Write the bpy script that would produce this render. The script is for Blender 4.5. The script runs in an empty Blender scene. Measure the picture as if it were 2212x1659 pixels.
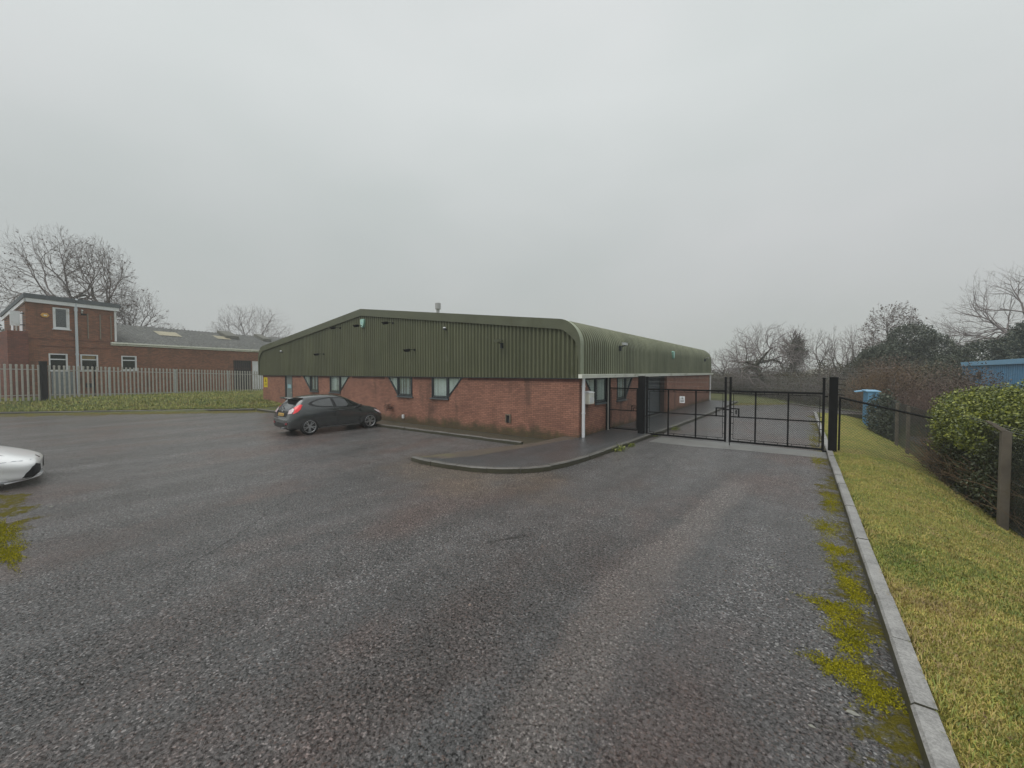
import bpy, bmesh, math, random
import numpy as np
from mathutils import Vector, Matrix
from mathutils.bvhtree import BVHTree
R = math.radians
C = bpy.context.scene.collection
sc = bpy.context.scene

# ------------------------------------------------------------------ camera
YAW, PITCH = R(36.45), math.atan(25.5 / 858.0)
cam = bpy.data.objects.new('camera', bpy.data.cameras.new('camera'))
C.objects.link(cam)
cam.location = (6.046, -11.929, 2.3)
cam.rotation_euler = (R(90) - PITCH, 0, YAW)
cam.data.sensor_fit = 'HORIZONTAL'
cam.data.sensor_width = 36
cam.data.lens = 36 * 858.0 / 2212.0
cam.data.clip_start = 0.05
cam.data.clip_end = 3000
sc.camera = cam

# ------------------------------------------------------------------ sky, sun, exposure
SUN_EL, SUN_AZ = R(68), R(200)
world = bpy.data.worlds.new('World')
sc.world = world
world.use_nodes = True
wn, wl = world.node_tree.nodes, world.node_tree.links
wn.clear()
wo = wn.new('ShaderNodeOutputWorld')
bg = wn.new('ShaderNodeBackground')
sky = wn.new('ShaderNodeTexSky')
sky.sky_type = 'NISHITA'
sky.sun_disc = False
sky.sun_elevation = SUN_EL
sky.sun_rotation = SUN_AZ
sky.dust_density = 6
tc = wn.new('ShaderNodeTexCoord')
mp = wn.new('ShaderNodeMapping')
mp.inputs['Scale'].default_value = (1.0, 1.0, 2.2)
nz = wn.new('ShaderNodeTexNoise')
nz.inputs['Scale'].default_value = 1.3
nz.inputs['Detail'].default_value = 3
nz.inputs['Roughness'].default_value = 0.45
cr = wn.new('ShaderNodeValToRGB')       # cloud layer, thicker and thinner parts
cr.color_ramp.elements[0].position = 0.3
cr.color_ramp.elements[0].color = (5.4, 5.8, 5.7, 1)
cr.color_ramp.elements[1].position = 0.72
cr.color_ramp.elements[1].color = (6.65, 6.8, 6.82, 1)
sx = wn.new('ShaderNodeSeparateXYZ')
gr = wn.new('ShaderNodeValToRGB')       # cloud is thickest low down and brightest half way up
for e, (p, v) in zip((gr.color_ramp.elements[0], gr.color_ramp.elements[1]), ((0.0, 0.64), (0.3, 0.83))):
    e.position = p; e.color = (v, v, v, 1)
e = gr.color_ramp.elements.new(0.55); e.color = (1.04, 1.04, 1.04, 1)
e = gr.color_ramp.elements.new(1.0); e.color = (0.98, 0.98, 0.98, 1)
mu = wn.new('ShaderNodeMixRGB'); mu.blend_type = 'MULTIPLY'; mu.inputs[0].default_value = 1
mx = wn.new('ShaderNodeMixRGB'); mx.inputs[0].default_value = 0.94
wl.new(tc.outputs['Generated'], mp.inputs[0]); wl.new(mp.outputs[0], nz.inputs['Vector'])
wl.new(nz.outputs['Fac'], cr.inputs[0])
wl.new(tc.outputs['Generated'], sx.inputs[0]); wl.new(sx.outputs['Z'], gr.inputs[0])
wl.new(cr.outputs[0], mu.inputs[1]); wl.new(gr.outputs[0], mu.inputs[2])
wl.new(sky.outputs[0], mx.inputs[1]); wl.new(mu.outputs[0], mx.inputs[2])
wl.new(mx.outputs[0], bg.inputs['Color'])
bg.inputs['Strength'].default_value = 0.097
wl.new(bg.outputs[0], wo.inputs['Surface'])

sun = bpy.data.objects.new('sun', bpy.data.lights.new('sun', 'SUN'))
C.objects.link(sun)
sun.data.energy = 1.5
sun.data.angle = R(55)
sun.data.color = (1, 0.98, 0.95)
sun.rotation_euler = (R(90) - SUN_EL, 0, -SUN_AZ + R(180))
sc.view_settings.view_transform = 'Standard'
sc.view_settings.look = 'None'
sc.view_settings.exposure = 0.25
sc.view_settings.gamma = 1
sc.cycles.max_bounces = 6
sc.cycles.transparent_max_bounces = 16
sc.cycles.volume_bounces = 2
sc.cycles.use_adaptive_sampling = True
sc.cycles.adaptive_threshold = 0.02

# ------------------------------------------------------------------ helpers
def tag(o, label=None, cat=None, group=None, kind=None):
    if label: o['label'] = label
    if cat: o['category'] = cat
    if group: o['group'] = group
    if kind: o['kind'] = kind
    return o

def empty(name, loc=(0, 0, 0), rz=0, label=None, cat=None, group=None):
    o = bpy.data.objects.new(name, None)
    C.objects.link(o)
    o.location = loc
    o.rotation_euler = (0, 0, rz)
    o.empty_display_size = 0.2
    return tag(o, label, cat, group)

def copy_tree(o, parent=None):
    c = o.copy(); C.objects.link(c); c.parent = parent
    for ch in list(o.children):
        copy_tree(ch, c)
    return c

class MB:
    def __init__(s): s.v = []; s.f = []
    def add(s, vs, fs):
        n = len(s.v); s.v += [tuple(v) for v in vs]; s.f += [tuple(i + n for i in f) for f in fs]
        return s
    def box(s, x0, x1, y0, y1, z0, z1):
        return s.add([(x0, y0, z0), (x1, y0, z0), (x1, y1, z0), (x0, y1, z0), (x0, y0, z1), (x1, y0, z1), (x1, y1, z1), (x0, y1, z1)],
                     [(0, 3, 2, 1), (4, 5, 6, 7), (0, 1, 5, 4), (1, 2, 6, 5), (2, 3, 7, 6), (3, 0, 4, 7)])
    def prism(s, poly, M, o0, o1):
        n = len(poly)
        vs = [M(a, o0, b) for a, b in poly] + [M(a, o1, b) for a, b in poly]
        return s.add(vs, [tuple(range(n)), tuple(range(2 * n - 1, n - 1, -1))] + [(i, (i + 1) % n, (i + 1) % n + n, i + n) for i in range(n)])
    def bar(s, p, q, w, M, o0, o1):      # flat bar along p-q in a wall plane
        d = Vector((q[0] - p[0], q[1] - p[1])).normalized() * w / 2
        n = (-d[1], d[0])
        return s.prism([(p[0] + n[0], p[1] + n[1]), (p[0] - n[0], p[1] - n[1]), (q[0] - n[0], q[1] - n[1]), (q[0] + n[0], q[1] + n[1])], M, o0, o1)
    def tube(s, p, q, r0, r1=None, n=8, cap=True):
        r1 = r0 if r1 is None else r1
        p, q = Vector(p), Vector(q); d = (q - p).normalized()
        u = d.cross(Vector((0, 0, 1)))
        if u.length < 1e-3: u = Vector((1, 0, 0))
        u.normalize(); w = d.cross(u)
        vs = [p + (u * math.cos(2 * math.pi * i / n) + w * math.sin(2 * math.pi * i / n)) * r0 for i in range(n)]
        vs += [q + (u * math.cos(2 * math.pi * i / n) + w * math.sin(2 * math.pi * i / n)) * r1 for i in range(n)]
        fs = [(i, (i + 1) % n, (i + 1) % n + n, i + n) for i in range(n)]
        if cap: fs += [tuple(range(n - 1, -1, -1)), tuple(range(n, 2 * n))]
        return s.add(vs, fs)
    def path(s, pts, r, n=6):
        for a, b in zip(pts[:-1], pts[1:]): s.tube(a, b, r, n=n)
        return s
    def build(s, name, mat, parent=None, smooth=False, bevel=0, fix=True):
        me = bpy.data.meshes.new(name)
        me.from_pydata(s.v, [], s.f)
        if fix:
            bm = bmesh.new(); bm.from_mesh(me)
            bmesh.ops.recalc_face_normals(bm, faces=bm.faces)
            bm.to_mesh(me); bm.free()
        me.materials.append(mat)
        if smooth: me.polygons.foreach_set('use_smooth', [True] * len(me.polygons))
        o = bpy.data.objects.new(name, me); C.objects.link(o)
        if parent: o.parent = parent
        if bevel:
            m = o.modifiers.new('bevel', 'BEVEL'); m.width = bevel; m.segments = 2; m.limit_method = 'ANGLE'
        return o

def np_mesh(name, V, F, mat, parent=None, smooth=False):
    V = np.asarray(V, dtype=np.float32); F = np.asarray(F, dtype=np.int32)
    me = bpy.data.meshes.new(name)
    k = F.shape[1]
    me.vertices.add(len(V)); me.vertices.foreach_set('co', V.ravel())
    me.loops.add(F.size); me.loops.foreach_set('vertex_index', F.ravel())
    me.polygons.add(len(F)); me.polygons.foreach_set('loop_start', np.arange(len(F), dtype=np.int32) * k)
    me.update(calc_edges=True)
    me.materials.append(mat)
    if smooth: me.polygons.foreach_set('use_smooth', [True] * len(F))
    o = bpy.data.objects.new(name, me); C.objects.link(o)
    if parent: o.parent = parent
    return o

FR = lambda a, o, z: (a, -o, z)           # a wall plane seen from the front (outward = -y)
SD = lambda a, o, z: (o, a, z)            # a wall plane seen from the side (outward = +x)

# ------------------------------------------------------------------ materials
class NT:
    def __init__(s, name):
        s.m = bpy.data.materials.new(name); s.m.use_nodes = True
        s.n, s.l = s.m.node_tree.nodes, s.m.node_tree.links
        s.p = s.n['Principled BSDF']; s.out = s.n['Material Output']
        s.co = s.n.new('ShaderNodeTexCoord').outputs['Object']
    def set(s, sock, v):
        if isinstance(v, bpy.types.NodeSocket): s.l.new(v, sock)
        elif isinstance(v, (tuple, list)) and len(v) == 3 and sock.type == 'RGBA': sock.default_value = (*v, 1)
        else: sock.default_value = v
    def mapping(s, scale=(1, 1, 1), rot=(0, 0, 0), loc=(0, 0, 0), co=None):
        m = s.n.new('ShaderNodeMapping'); s.set(m.inputs[0], co or s.co)
        m.inputs['Scale'].default_value = scale; m.inputs['Rotation'].default_value = rot; m.inputs['Location'].default_value = loc
        return m.outputs[0]
    def noise(s, scale, detail=3, rough=0.5, co=None, dist=0):
        t = s.n.new('ShaderNodeTexNoise'); s.set(t.inputs['Vector'], co or s.co)
        t.inputs['Scale'].default_value = scale; t.inputs['Detail'].default_value = detail
        t.inputs['Roughness'].default_value = rough; t.inputs['Distortion'].default_value = dist
        return t.outputs['Fac']
    def voro(s, scale, co=None, feature='F1', out='Distance', rnd=1):
        t = s.n.new('ShaderNodeTexVoronoi'); s.set(t.inputs['Vector'], co or s.co); t.feature = feature
        t.inputs['Scale'].default_value = scale; t.inputs['Randomness'].default_value = rnd
        return t.outputs[out]
    def ramp(s, f, stops):
        r = s.n.new('ShaderNodeValToRGB'); s.set(r.inputs[0], f)
        el = r.color_ramp.elements
        while len(el) < len(stops): el.new(0.5)
        for e, (p, c) in zip(el, sorted(stops, key=lambda t: t[0])):
            e.position = p; e.color = (*c, 1) if isinstance(c, (tuple, list)) else (c, c, c, 1)
        return r.outputs[0]
    def mix(s, f, a, b, mode='MIX'):
        r = s.n.new('ShaderNodeMixRGB'); r.blend_type = mode
        s.set(r.inputs[0], f); s.set(r.inputs[1], a); s.set(r.inputs[2], b)
        return r.outputs[0]
    def math(s, op, a, b=0, c=0, clamp=False):
        r = s.n.new('ShaderNodeMath'); r.operation = op; r.use_clamp = clamp
        for i, v in enumerate((a, b, c)): s.set(r.inputs[i], v)
        return r.outputs[0]
    def xyz(s, co=None):
        r = s.n.new('ShaderNodeSeparateXYZ'); s.set(r.inputs[0], co or s.co); return r.outputs
    def comb(s, x, y, z=0):
        r = s.n.new('ShaderNodeCombineXYZ'); s.set(r.inputs[0], x); s.set(r.inputs[1], y); s.set(r.inputs[2], z); return r.outputs[0]
    def mrange(s, v, a, b, c=0, d=1):
        r = s.n.new('ShaderNodeMapRange'); s.set(r.inputs[0], v); r.interpolation_type = 'SMOOTHSTEP'
        for i, k in enumerate((a, b, c, d)): r.inputs[i + 1].default_value = k
        return r.outputs[0]
    def bump(s, h, strength=0.3, dist=0.01, prev=None):
        b = s.n.new('ShaderNodeBump'); b.inputs['Strength'].default_value = strength; b.inputs['Distance'].default_value = dist
        s.set(b.inputs['Height'], h)
        if prev: s.l.new(prev, b.inputs['Normal'])
        return b.outputs[0]
    def island(s): return s.n.new('ShaderNodeNewGeometry').outputs['Random Per Island']
    def done(s, color=None, rough=None, metal=None, normal=None, **kw):
        if color is not None: s.set(s.p.inputs['Base Color'], color)
        if rough is not None: s.set(s.p.inputs['Roughness'], rough)
        if metal is not None: s.set(s.p.inputs['Metallic'], metal)
        if normal is not None: s.l.new(normal, s.p.inputs['Normal'])
        for k, v in kw.items(): s.set(s.p.inputs[k.replace('_', ' ')], v)
        return s.m

def plain(name, col, rough=0.5, metal=0, var=0.15, scale=6, grime=None, bump=0, **kw):
    t = NT(name)
    n = t.noise(scale, 5, 0.6)
    f = t.ramp(n, [(0.3, 1 - var), (0.7, 1 + var)])
    c = t.mix(1, col, f, 'MULTIPLY')
    if grime:
        g = t.mrange(t.noise(scale * 0.45, 6, 0.7), 0.52, 0.68)
        c = t.mix(t.math('MULTIPLY', g, 0.6), c, grime)
    nrm = t.bump(t.noise(scale * 12, 4), bump, 0.004) if bump else None
    return t.done(c, t.ramp(n, [(0.2, max(rough - 0.08, 0)), (0.8, min(rough + 0.1, 1))]), metal, nrm, **kw)

def brick(name, c1, c2, mortar, sx=0.2, sz=0.0665, moss=True, stain=(0.05, 0.035, 0.025), var=1.0, along='xy'):
    t = NT(name)
    o = t.xyz()
    u = t.math('ADD', o[0], o[1]) if along == 'xy' else o[0]
    co = t.comb(u, o[2])
    b = t.n.new('ShaderNodeTexBrick'); t.set(b.inputs['Vector'], co)
    b.inputs['Scale'].default_value = 1; b.inputs['Brick Width'].default_value = sx; b.inputs['Row Height'].default_value = sz
    b.inputs['Mortar Size'].default_value = 0.006; b.inputs['Mortar Smooth'].default_value = 0.3
    t.set(b.inputs['Color1'], c1); t.set(b.inputs['Color2'], c2); t.set(b.inputs['Mortar'], mortar); b.inputs['Bias'].default_value = -0.1
    c = t.mix(1, b.outputs['Color'], t.ramp(t.noise(0.9, 6, 0.65), [(0.3, 0.72), (0.7, 1.18)]), 'MULTIPLY')
    c = t.mix(0.8, c, t.ramp(t.noise(22, 2, 0.6, co=t.mapping((1, 1, 3))), [(0.3, 0.75), (0.7, 1.2)]), 'MULTIPLY')
    # damp runs and stains with a shape of their own
    st = t.mrange(t.noise(1.0, 5, 0.6, co=t.mapping((1.3, 1.3, 0.35))), 0.53, 0.72)
    c = t.mix(t.math('MULTIPLY', st, 0.6), c, stain)
    if moss:
        edge = t.math('SUBTRACT', t.math('MULTIPLY', t.noise(1.6, 5, 0.7), 1.0), t.math('MULTIPLY', o[2], 1.15))
        mm = t.mrange(edge, 0.04, 0.46)
        c = t.mix(t.math('MULTIPLY', mm, 0.85), c, (0.06, 0.055, 0.025))
        g = t.math('MULTIPLY', mm, t.mrange(t.noise(3.5, 4, 0.6), 0.5, 0.62))
        c = t.mix(t.math('MULTIPLY', g, 0.4), c, (0.12, 0.10, 0.035))
    h = t.math('ADD', t.math('MULTIPLY', b.outputs['Fac'], -1.0), t.math('MULTIPLY', t.noise(60, 3), 0.35))
    return t.done(c, 0.72, 0, t.bump(h, 0.6, 0.006))

def asphalt(name, base=(0.098, 0.096, 0.096), red=0.75, foot=False):
    t = NT(name)
    o = t.xyz()
    big = t.noise(0.33, 4, 0.55, dist=0.4)
    tracks = t.noise(1.0, 4, 0.6, co=t.mapping((0.75, 0.10, 1), (0, 0, R(-14))), dist=0.5)
    mid = t.noise(2.2, 5, 0.65)
    c = t.mix(t.mrange(tracks, 0.36, 0.66), tuple(x * 0.84 for x in base), tuple(x * 1.25 for x in base))
    if red:
        rm = t.math('MULTIPLY', t.mrange(t.noise(0.42, 4, 0.6, co=t.mapping((1, 0.55, 1), (0, 0, R(20)), (3, 7, 0))), 0.46, 0.66), red)
        c = t.mix(rm, c, (0.118, 0.083, 0.074))
        # tan silt washed out from behind the kerb end
        dx = t.math('MULTIPLY', t.math('SUBTRACT', o[0], -0.2), 0.23); dy = t.math('MULTIPLY', t.math('SUBTRACT', o[1], -5.2), 0.36)
        d2 = t.math('ADD', t.math('MULTIPLY', dx, dx), t.math('MULTIPLY', dy, dy))
        silt = t.math('MULTIPLY', t.mrange(t.math('ADD', d2, t.math('MULTIPLY', t.noise(0.8, 5, 0.6), 1.3)), 1.15, 0.55), 0.75)
        c = t.mix(silt, c, (0.158, 0.12, 0.088))
    c = t.mix(1, c, t.ramp(mid, [(0.25, 0.72), (0.75, 1.28)]), 'MULTIPLY')
    def line(p, q, w, wob, soft):
        # distance to a segment, wandering with noise
        px, py = p; dx, dy = q[0] - p[0], q[1] - p[1]; L = math.hypot(dx, dy); dx /= L; dy /= L
        ax = t.math('SUBTRACT', o[0], px); ay = t.math('SUBTRACT', o[1], py)
        al = t.math('ADD', t.math('MULTIPLY', ax, dx), t.math('MULTIPLY', ay, dy)); ac = t.math('SUBTRACT', t.math('MULTIPLY', ax, dy), t.math('MULTIPLY', ay, dx))
        ac = t.math('ABSOLUTE', t.math('ADD', ac, t.math('MULTIPLY', t.math('SUBTRACT', t.noise(1.3, 5, 0.65), 0.5), wob)))
        e_ = t.math('MULTIPLY', t.mrange(al, -0.3, 0.3), t.mrange(al, L + 0.3, L - 0.3))
        return t.math('MULTIPLY', e_, t.mrange(ac, w + soft, w))
    if not foot:
        f = t.math('MULTIPLY', line((4.75, -10.4), (4.55, -7.6), 0.16, 0.5, 0.22), 0.62)
        f2 = t.math('MULTIPLY', line((4.58, -7.6), (5.0, -2.5), 0.12, 0.5, 0.25), 0.62)
        c = t.mix(t.math('MAXIMUM', f, f2), c, (0.19, 0.165, 0.152))
        f = t.math('MULTIPLY', line((3.6, -10.6), (3.7, -6.5), 0.25, 0.7, 0.4), 0.35)
        c = t.mix(f, c, (0.035, 0.032, 0.03))
        ck = t.math('MAXIMUM', line((-6.61, -10.1), (-5.2, -7.1), 0.006, 0.45, 0.018), line((0.4, -10.6), (-1.8, -8.3), 0.006, 0.5, 0.016))
        ck = t.math('MAXIMUM', ck, line((2.62, -7.85), (2.9, -7.3), 0.02, 0.3, 0.03))
        c = t.mix(t.math('MULTIPLY', ck, 0.8), c, (0.012, 0.012, 0.012))
    # stones of the wearing course; dark gaps and light facets shaded into the colour
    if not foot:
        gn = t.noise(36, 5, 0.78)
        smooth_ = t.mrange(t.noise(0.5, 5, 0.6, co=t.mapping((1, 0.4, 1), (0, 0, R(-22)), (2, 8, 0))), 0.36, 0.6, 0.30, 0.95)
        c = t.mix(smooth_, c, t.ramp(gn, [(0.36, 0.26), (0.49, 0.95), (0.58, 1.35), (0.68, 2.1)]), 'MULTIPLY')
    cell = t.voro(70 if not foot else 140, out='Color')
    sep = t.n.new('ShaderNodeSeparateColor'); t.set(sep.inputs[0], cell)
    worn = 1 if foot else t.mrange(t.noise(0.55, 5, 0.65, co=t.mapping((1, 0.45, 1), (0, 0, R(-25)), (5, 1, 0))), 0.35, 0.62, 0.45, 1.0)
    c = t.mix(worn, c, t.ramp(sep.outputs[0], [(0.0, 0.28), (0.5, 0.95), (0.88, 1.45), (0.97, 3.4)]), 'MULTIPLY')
    if not foot:
        ch = t.voro(34, co=t.mapping((1, 1, 1), loc=(3.3, 1.7, 0)), out='Color'); sc2 = t.n.new('ShaderNodeSeparateColor'); t.set(sc2.inputs[0], ch)
        cd = t.voro(34, co=t.mapping((1, 1, 1), loc=(3.3, 1.7, 0)))
        chip = t.math('MULTIPLY', t.mrange(cd, 0.42, 0.30), t.math('GREATER_THAN', sc2.outputs[0], 0.80))
        chip = t.math('MULTIPLY', chip, t.mrange(t.noise(0.9, 4, 0.6, co=t.mapping((1, 1, 1), loc=(7, 7, 0))), 0.45, 0.60))
        c = t.mix(t.math('MULTIPLY', chip, 0.65), c, t.mix(sc2.outputs[1], (0.20, 0.13, 0.105), (0.17, 0.165, 0.155)))
    c = t.mix(t.math('MULTIPLY', t.mrange(sep.outputs[1], 0.90, 0.94), 0.5 if red else 0.1), c, (0.2, 0.14, 0.12))
    if not foot:
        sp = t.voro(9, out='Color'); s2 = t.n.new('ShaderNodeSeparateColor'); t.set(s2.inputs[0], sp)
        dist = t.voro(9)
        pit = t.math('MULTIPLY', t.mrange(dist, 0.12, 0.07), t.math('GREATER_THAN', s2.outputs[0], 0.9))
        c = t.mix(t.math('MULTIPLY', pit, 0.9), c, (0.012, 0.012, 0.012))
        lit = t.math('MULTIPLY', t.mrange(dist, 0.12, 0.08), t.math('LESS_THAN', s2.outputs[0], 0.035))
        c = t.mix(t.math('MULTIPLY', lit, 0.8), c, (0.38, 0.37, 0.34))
        # moss creeping out from the kerbs
        mn = t.noise(1.5, 7, 0.68, dist=0.3)
        ox = t.math('ADD', o[0], t.math('MULTIPLY', o[1], 0.0085))
        k1 = t.math('MULTIPLY', t.mrange(ox, 5.75, 6.62), t.mrange(o[1], 16.5, 14))
        k1 = t.math('MULTIPLY', k1, 1.0)
        # distance from the kerb of the left verge (a line at 46 degrees)
        dl = t.math('ADD', t.math('MULTIPLY', o[0], 0.7193), t.math('MULTIPLY', o[1], -0.6947))
        k2 = t.math('MULTIPLY', t.mrange(dl, -10.6, -13.0), 1.6)
        l0 = t.math('ADD', t.math('MULTIPLY', t.math('SUBTRACT', o[0], -4.6), 0.28), 0)
        l1 = t.math('MULTIPLY', t.math('SUBTRACT', o[1], -12.2), 0.75)
        k3 = t.mrange(t.math('ADD', t.math('MULTIPLY', l0, l0), t.math('MULTIPLY', l1, l1)), 1.0, 0.2)
        k = t.math('MAXIMUM', t.math('MAXIMUM', k1, k2), k3)
        m = t.mrange(t.math('ADD', t.math('ADD', t.math('MULTIPLY', mn, 0.72), t.math('MULTIPLY', t.noise(14, 5, 0.7), 0.28)), t.math('MULTIPLY', k, 0.2)), 0.665, 0.72)
        m = t.math('MULTIPLY', m, t.mrange(k, 0.02, 0.2))
        m = t.math('MULTIPLY', m, t.mrange(t.noise(8, 5, 0.7), 0.38, 0.52, 0.25, 1.0))
        mc = t.mix(t.noise(22, 5, 0.75), (0.06, 0.055, 0.022), (0.27, 0.235, 0.022))
        c = t.mix(t.math('MULTIPLY', m, 0.93), c, mc)
    # wetness: smoother where water stands
    wet = t.mrange(t.noise(0.9, 5, 0.6, co=t.mapping((1, 0.5, 1), (0, 0, R(-20)), (9, 2, 0))), 0.4, 0.65)
    ro = t.math('SUBTRACT', 0.44 if not foot else 0.4, t.math('MULTIPLY', wet, 0.10))
    if not foot: ro = t.math('ADD', ro, t.math('MULTIPLY', m, 0.4), clamp=True)
    h = t.math('SUBTRACT', 1.0, t.voro(70 if not foot else 140))
    h = t.math('ADD', h, t.math('MULTIPLY', t.noise(180, 3, 0.6), 0.35))
    n1 = t.bump(h, 0.6 if not foot else 0.3, 0.008)
    n2 = t.bump(t.noise(17, 6, 0.75, co=t.mapping((1, 1, 1), (0, 0, R(20)))), 1.0 if not foot else 0.25, 0.06, n1)
    if not foot: n2 = t.bump(t.math('MULTIPLY', m, t.noise(45, 4)), 0.9, 0.04, n2)
    # the film of rain water on top is smoother than the stones under it
    film = t.bump(t.noise(13, 6, 0.75), 0.32 if not foot else 0.3, 0.04)
    # wet stone faces shine, the gaps between them do not
    if foot:
        t.set(t.p.inputs['Coat Weight'], t.math('ADD', 0.12, t.math('MULTIPLY', wet, 0.35)))
    else:
        facet = t.math('MULTIPLY', t.mrange(gn, 0.40, 0.54), t.mrange(sep.outputs[2], 0.1, 0.7, 0.35, 1.0))
        facet = t.math('MULTIPLY', facet, t.math('SUBTRACT', 1.0, m))
        t.set(t.p.inputs['Coat Weight'], t.math('MULTIPLY', facet, t.math('ADD', 0.72, t.math('MULTIPLY', wet, 0.28))))
        t.set(t.p.inputs['Specular IOR Level'], t.math('MULTIPLY_ADD', facet, 0.75, 0.03))
    t.set(t.p.inputs['Coat Roughness'], 0.2); t.l.new(film, t.p.inputs['Coat Normal'])
    return t.done(c, ro, 0, n2)

def grassmat(name, kind='bank'):
    t = NT(name)
    r = t.island()
    big = t.noise(0.9, 5, 0.68); sm = t.noise(6, 5, 0.7)
    if kind == 'bank':
        o = t.xyz()
        far = t.mrange(o[1], 0.5, 4.0)            # the bank behind the gate stays greener
        dry = t.math('SUBTRACT', t.math('ADD', big, t.math('MULTIPLY', t.math('SUBTRACT', r, 0.5), 0.34)), t.math('MULTIPLY', far, 0.10))
        dry = t.math('SUBTRACT', dry, 0.02)
        c = t.ramp(dry, [(0.30, (0.13, 0.20, 0.03)), (0.43, (0.27, 0.28, 0.055)), (0.53, (0.42, 0.36, 0.08)), (0.62, (0.42, 0.31, 0.10)), (0.75, (0.36, 0.26, 0.13))])
    else:
        dry = t.math('ADD', big, t.math('MULTIPLY', t.math('SUBTRACT', r, 0.5), 0.4))
        c = t.ramp(dry, [(0.3, (0.10, 0.15, 0.03)), (0.46, (0.25, 0.30, 0.05)), (0.6, (0.40, 0.37, 0.08)), (0.78, (0.22, 0.16, 0.07))])
    c = t.mix(1, c, t.ramp(sm, [(0.3, 0.5), (0.7, 1.3)]), 'MULTIPLY')
    return t.done(c, 0.55, 0)

def turf(name, cols, scale=1.0):
    t = NT(name)
    c = t.ramp(t.noise(scale, 6, 0.7), cols)
    c = t.mix(1, c, t.ramp(t.noise(40, 4, 0.7), [(0.3, 0.55), (0.7, 1.4)]), 'MULTIPLY')
    return t.done(c, 0.85, 0, t.bump(t.noise(30, 5, 0.7), 1.0, 0.05))

def leafmat(name, stops, rough=0.5, scale=1.2, spec=0.4):
    t = NT(name)
    v = t.math('ADD', t.math('MULTIPLY', t.noise(scale, 4, 0.6), 0.55), t.math('MULTIPLY', t.island(), 0.45))
    return t.done(t.ramp(v, stops), rough, 0, Specular_IOR_Level=spec)

def bark(name, col):
    t = NT(name)
    c = t.mix(1, col, t.ramp(t.noise(5, 5, 0.7, co=t.mapping((3, 3, 0.8))), [(0.3, 0.6), (0.7, 1.3)]), 'MULTIPLY')
    return t.done(c, 0.85)

def glass(name, tint=(0.8, 0.85, 0.85), gloss=1.0):
    t = NT(name)
    t.n.remove(t.p)
    lw = t.n.new('ShaderNodeLayerWeight'); lw.inputs[0].default_value = 0.5
    frv = t.math('POWER', lw.outputs['Facing'], 4.0)
    g = t.n.new('ShaderNodeBsdfGlossy'); g.inputs['Roughness'].default_value = 0.03; g.inputs['Color'].default_value = (0.95, 1, 1, 1)
    tr = t.n.new('ShaderNodeBsdfTransparent'); tr.inputs[0].default_value = (*tint, 1)
    m = t.n.new('ShaderNodeMixShader')
    f = t.math('MULTIPLY_ADD', frv, gloss * 0.8, 0.06, clamp=True)
    t.l.new(f, m.inputs[0]); t.l.new(tr.outputs[0], m.inputs[1]); t.l.new(g.outputs[0], m.inputs[2]); t.l.new(m.outputs[0], t.out.inputs['Surface'])
    return t.m

def cladding_mat(name, col):
    t = NT(name)
    c = t.mix(1, col, t.ramp(t.noise(0.6, 5, 0.6), [(0.3, 0.85), (0.7, 1.13)]), 'MULTIPLY')
    o = t.xyz(); wn_ = t.n.new('ShaderNodeTexWhiteNoise'); wn_.noise_dimensions = '1D'
    t.set(wn_.inputs['W'], t.math('FLOOR', t.math('MULTIPLY', t.math('ADD', o[0], o[1]), 0.98)))
    c = t.mix(1, c, t.ramp(wn_.outputs['Value'], [(0.0, 0.92), (1.0, 1.16)]), 'MULTIPLY')
    # streaks of green algae washed down the sheets
    s = t.mrange(t.noise(1, 4, 0.6, co=t.mapping((7, 7, 0.45))), 0.42, 0.7)
    c = t.mix(t.math('MULTIPLY', s, 0.42), c, (0.052, 0.06, 0.02))
    s2 = t.mrange(t.noise(1, 5, 0.7, co=t.mapping((2.4, 2.4, 1.2), loc=(4, 2, 1))), 0.58, 0.75)
    c = t.mix(t.math('MULTIPLY', s2, 0.4), c, (0.19, 0.20, 0.15))
    return t.done(c, 0.55, 0, t.bump(t.noise(60, 3), 0.1, 0.002))

M = {}
M['brick'] = brick('red_brick', (0.40, 0.19, 0.128), (0.28, 0.132, 0.092), (0.12, 0.06, 0.045))
M['brick2'] = brick('old_brick', (0.33, 0.135, 0.07), (0.19, 0.085, 0.05), (0.13, 0.09, 0.065), moss=False, along='x', stain=(0.075, 0.05, 0.03))
M['brick3'] = brick('side_brick', (0.24, 0.08, 0.05), (0.15, 0.055, 0.04), (0.09, 0.06, 0.045), moss=False)
M['soldier'] = brick('soldier_brick', (0.17, 0.065, 0.05), (0.13, 0.05, 0.04), (0.08, 0.06, 0.05), sx=0.0665, sz=0.3, moss=False)
M['clad'] = cladding_mat('green_cladding', (0.105, 0.112, 0.058))
M['trim'] = plain('green_flashing', (0.108, 0.117, 0.072), 0.45, var=0.1, scale=2, grime=(0.08, 0.085, 0.04))
M['trimlight'] = plain('light_green_flashing', (0.30, 0.33, 0.23), 0.45, var=0.1, scale=2)
M['frame'] = plain('slate_frame', (0.028, 0.034, 0.038), 0.4, var=0.1)
M['white'] = plain('white_plastic', (0.74, 0.76, 0.78), 0.35, var=0.05, scale=3, grime=(0.5, 0.5, 0.44))
M['cream'] = plain('cream_gutter', (0.80, 0.81, 0.72), 0.4, var=0.06, scale=2, grime=(0.4, 0.4, 0.3))
M['blind'] = plain('blind_fabric', (0.60, 0.64, 0.61), 0.8, var=0.08)
M['dark'] = plain('dark_void', (0.02, 0.02, 0.022), 0.8)
M['glass'] = glass('window_glass', (0.93, 0.96, 0.95), gloss=1.1)
M['door'] = plain('grey_door', (0.18, 0.21, 0.21), 0.5, var=0.06)
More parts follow.
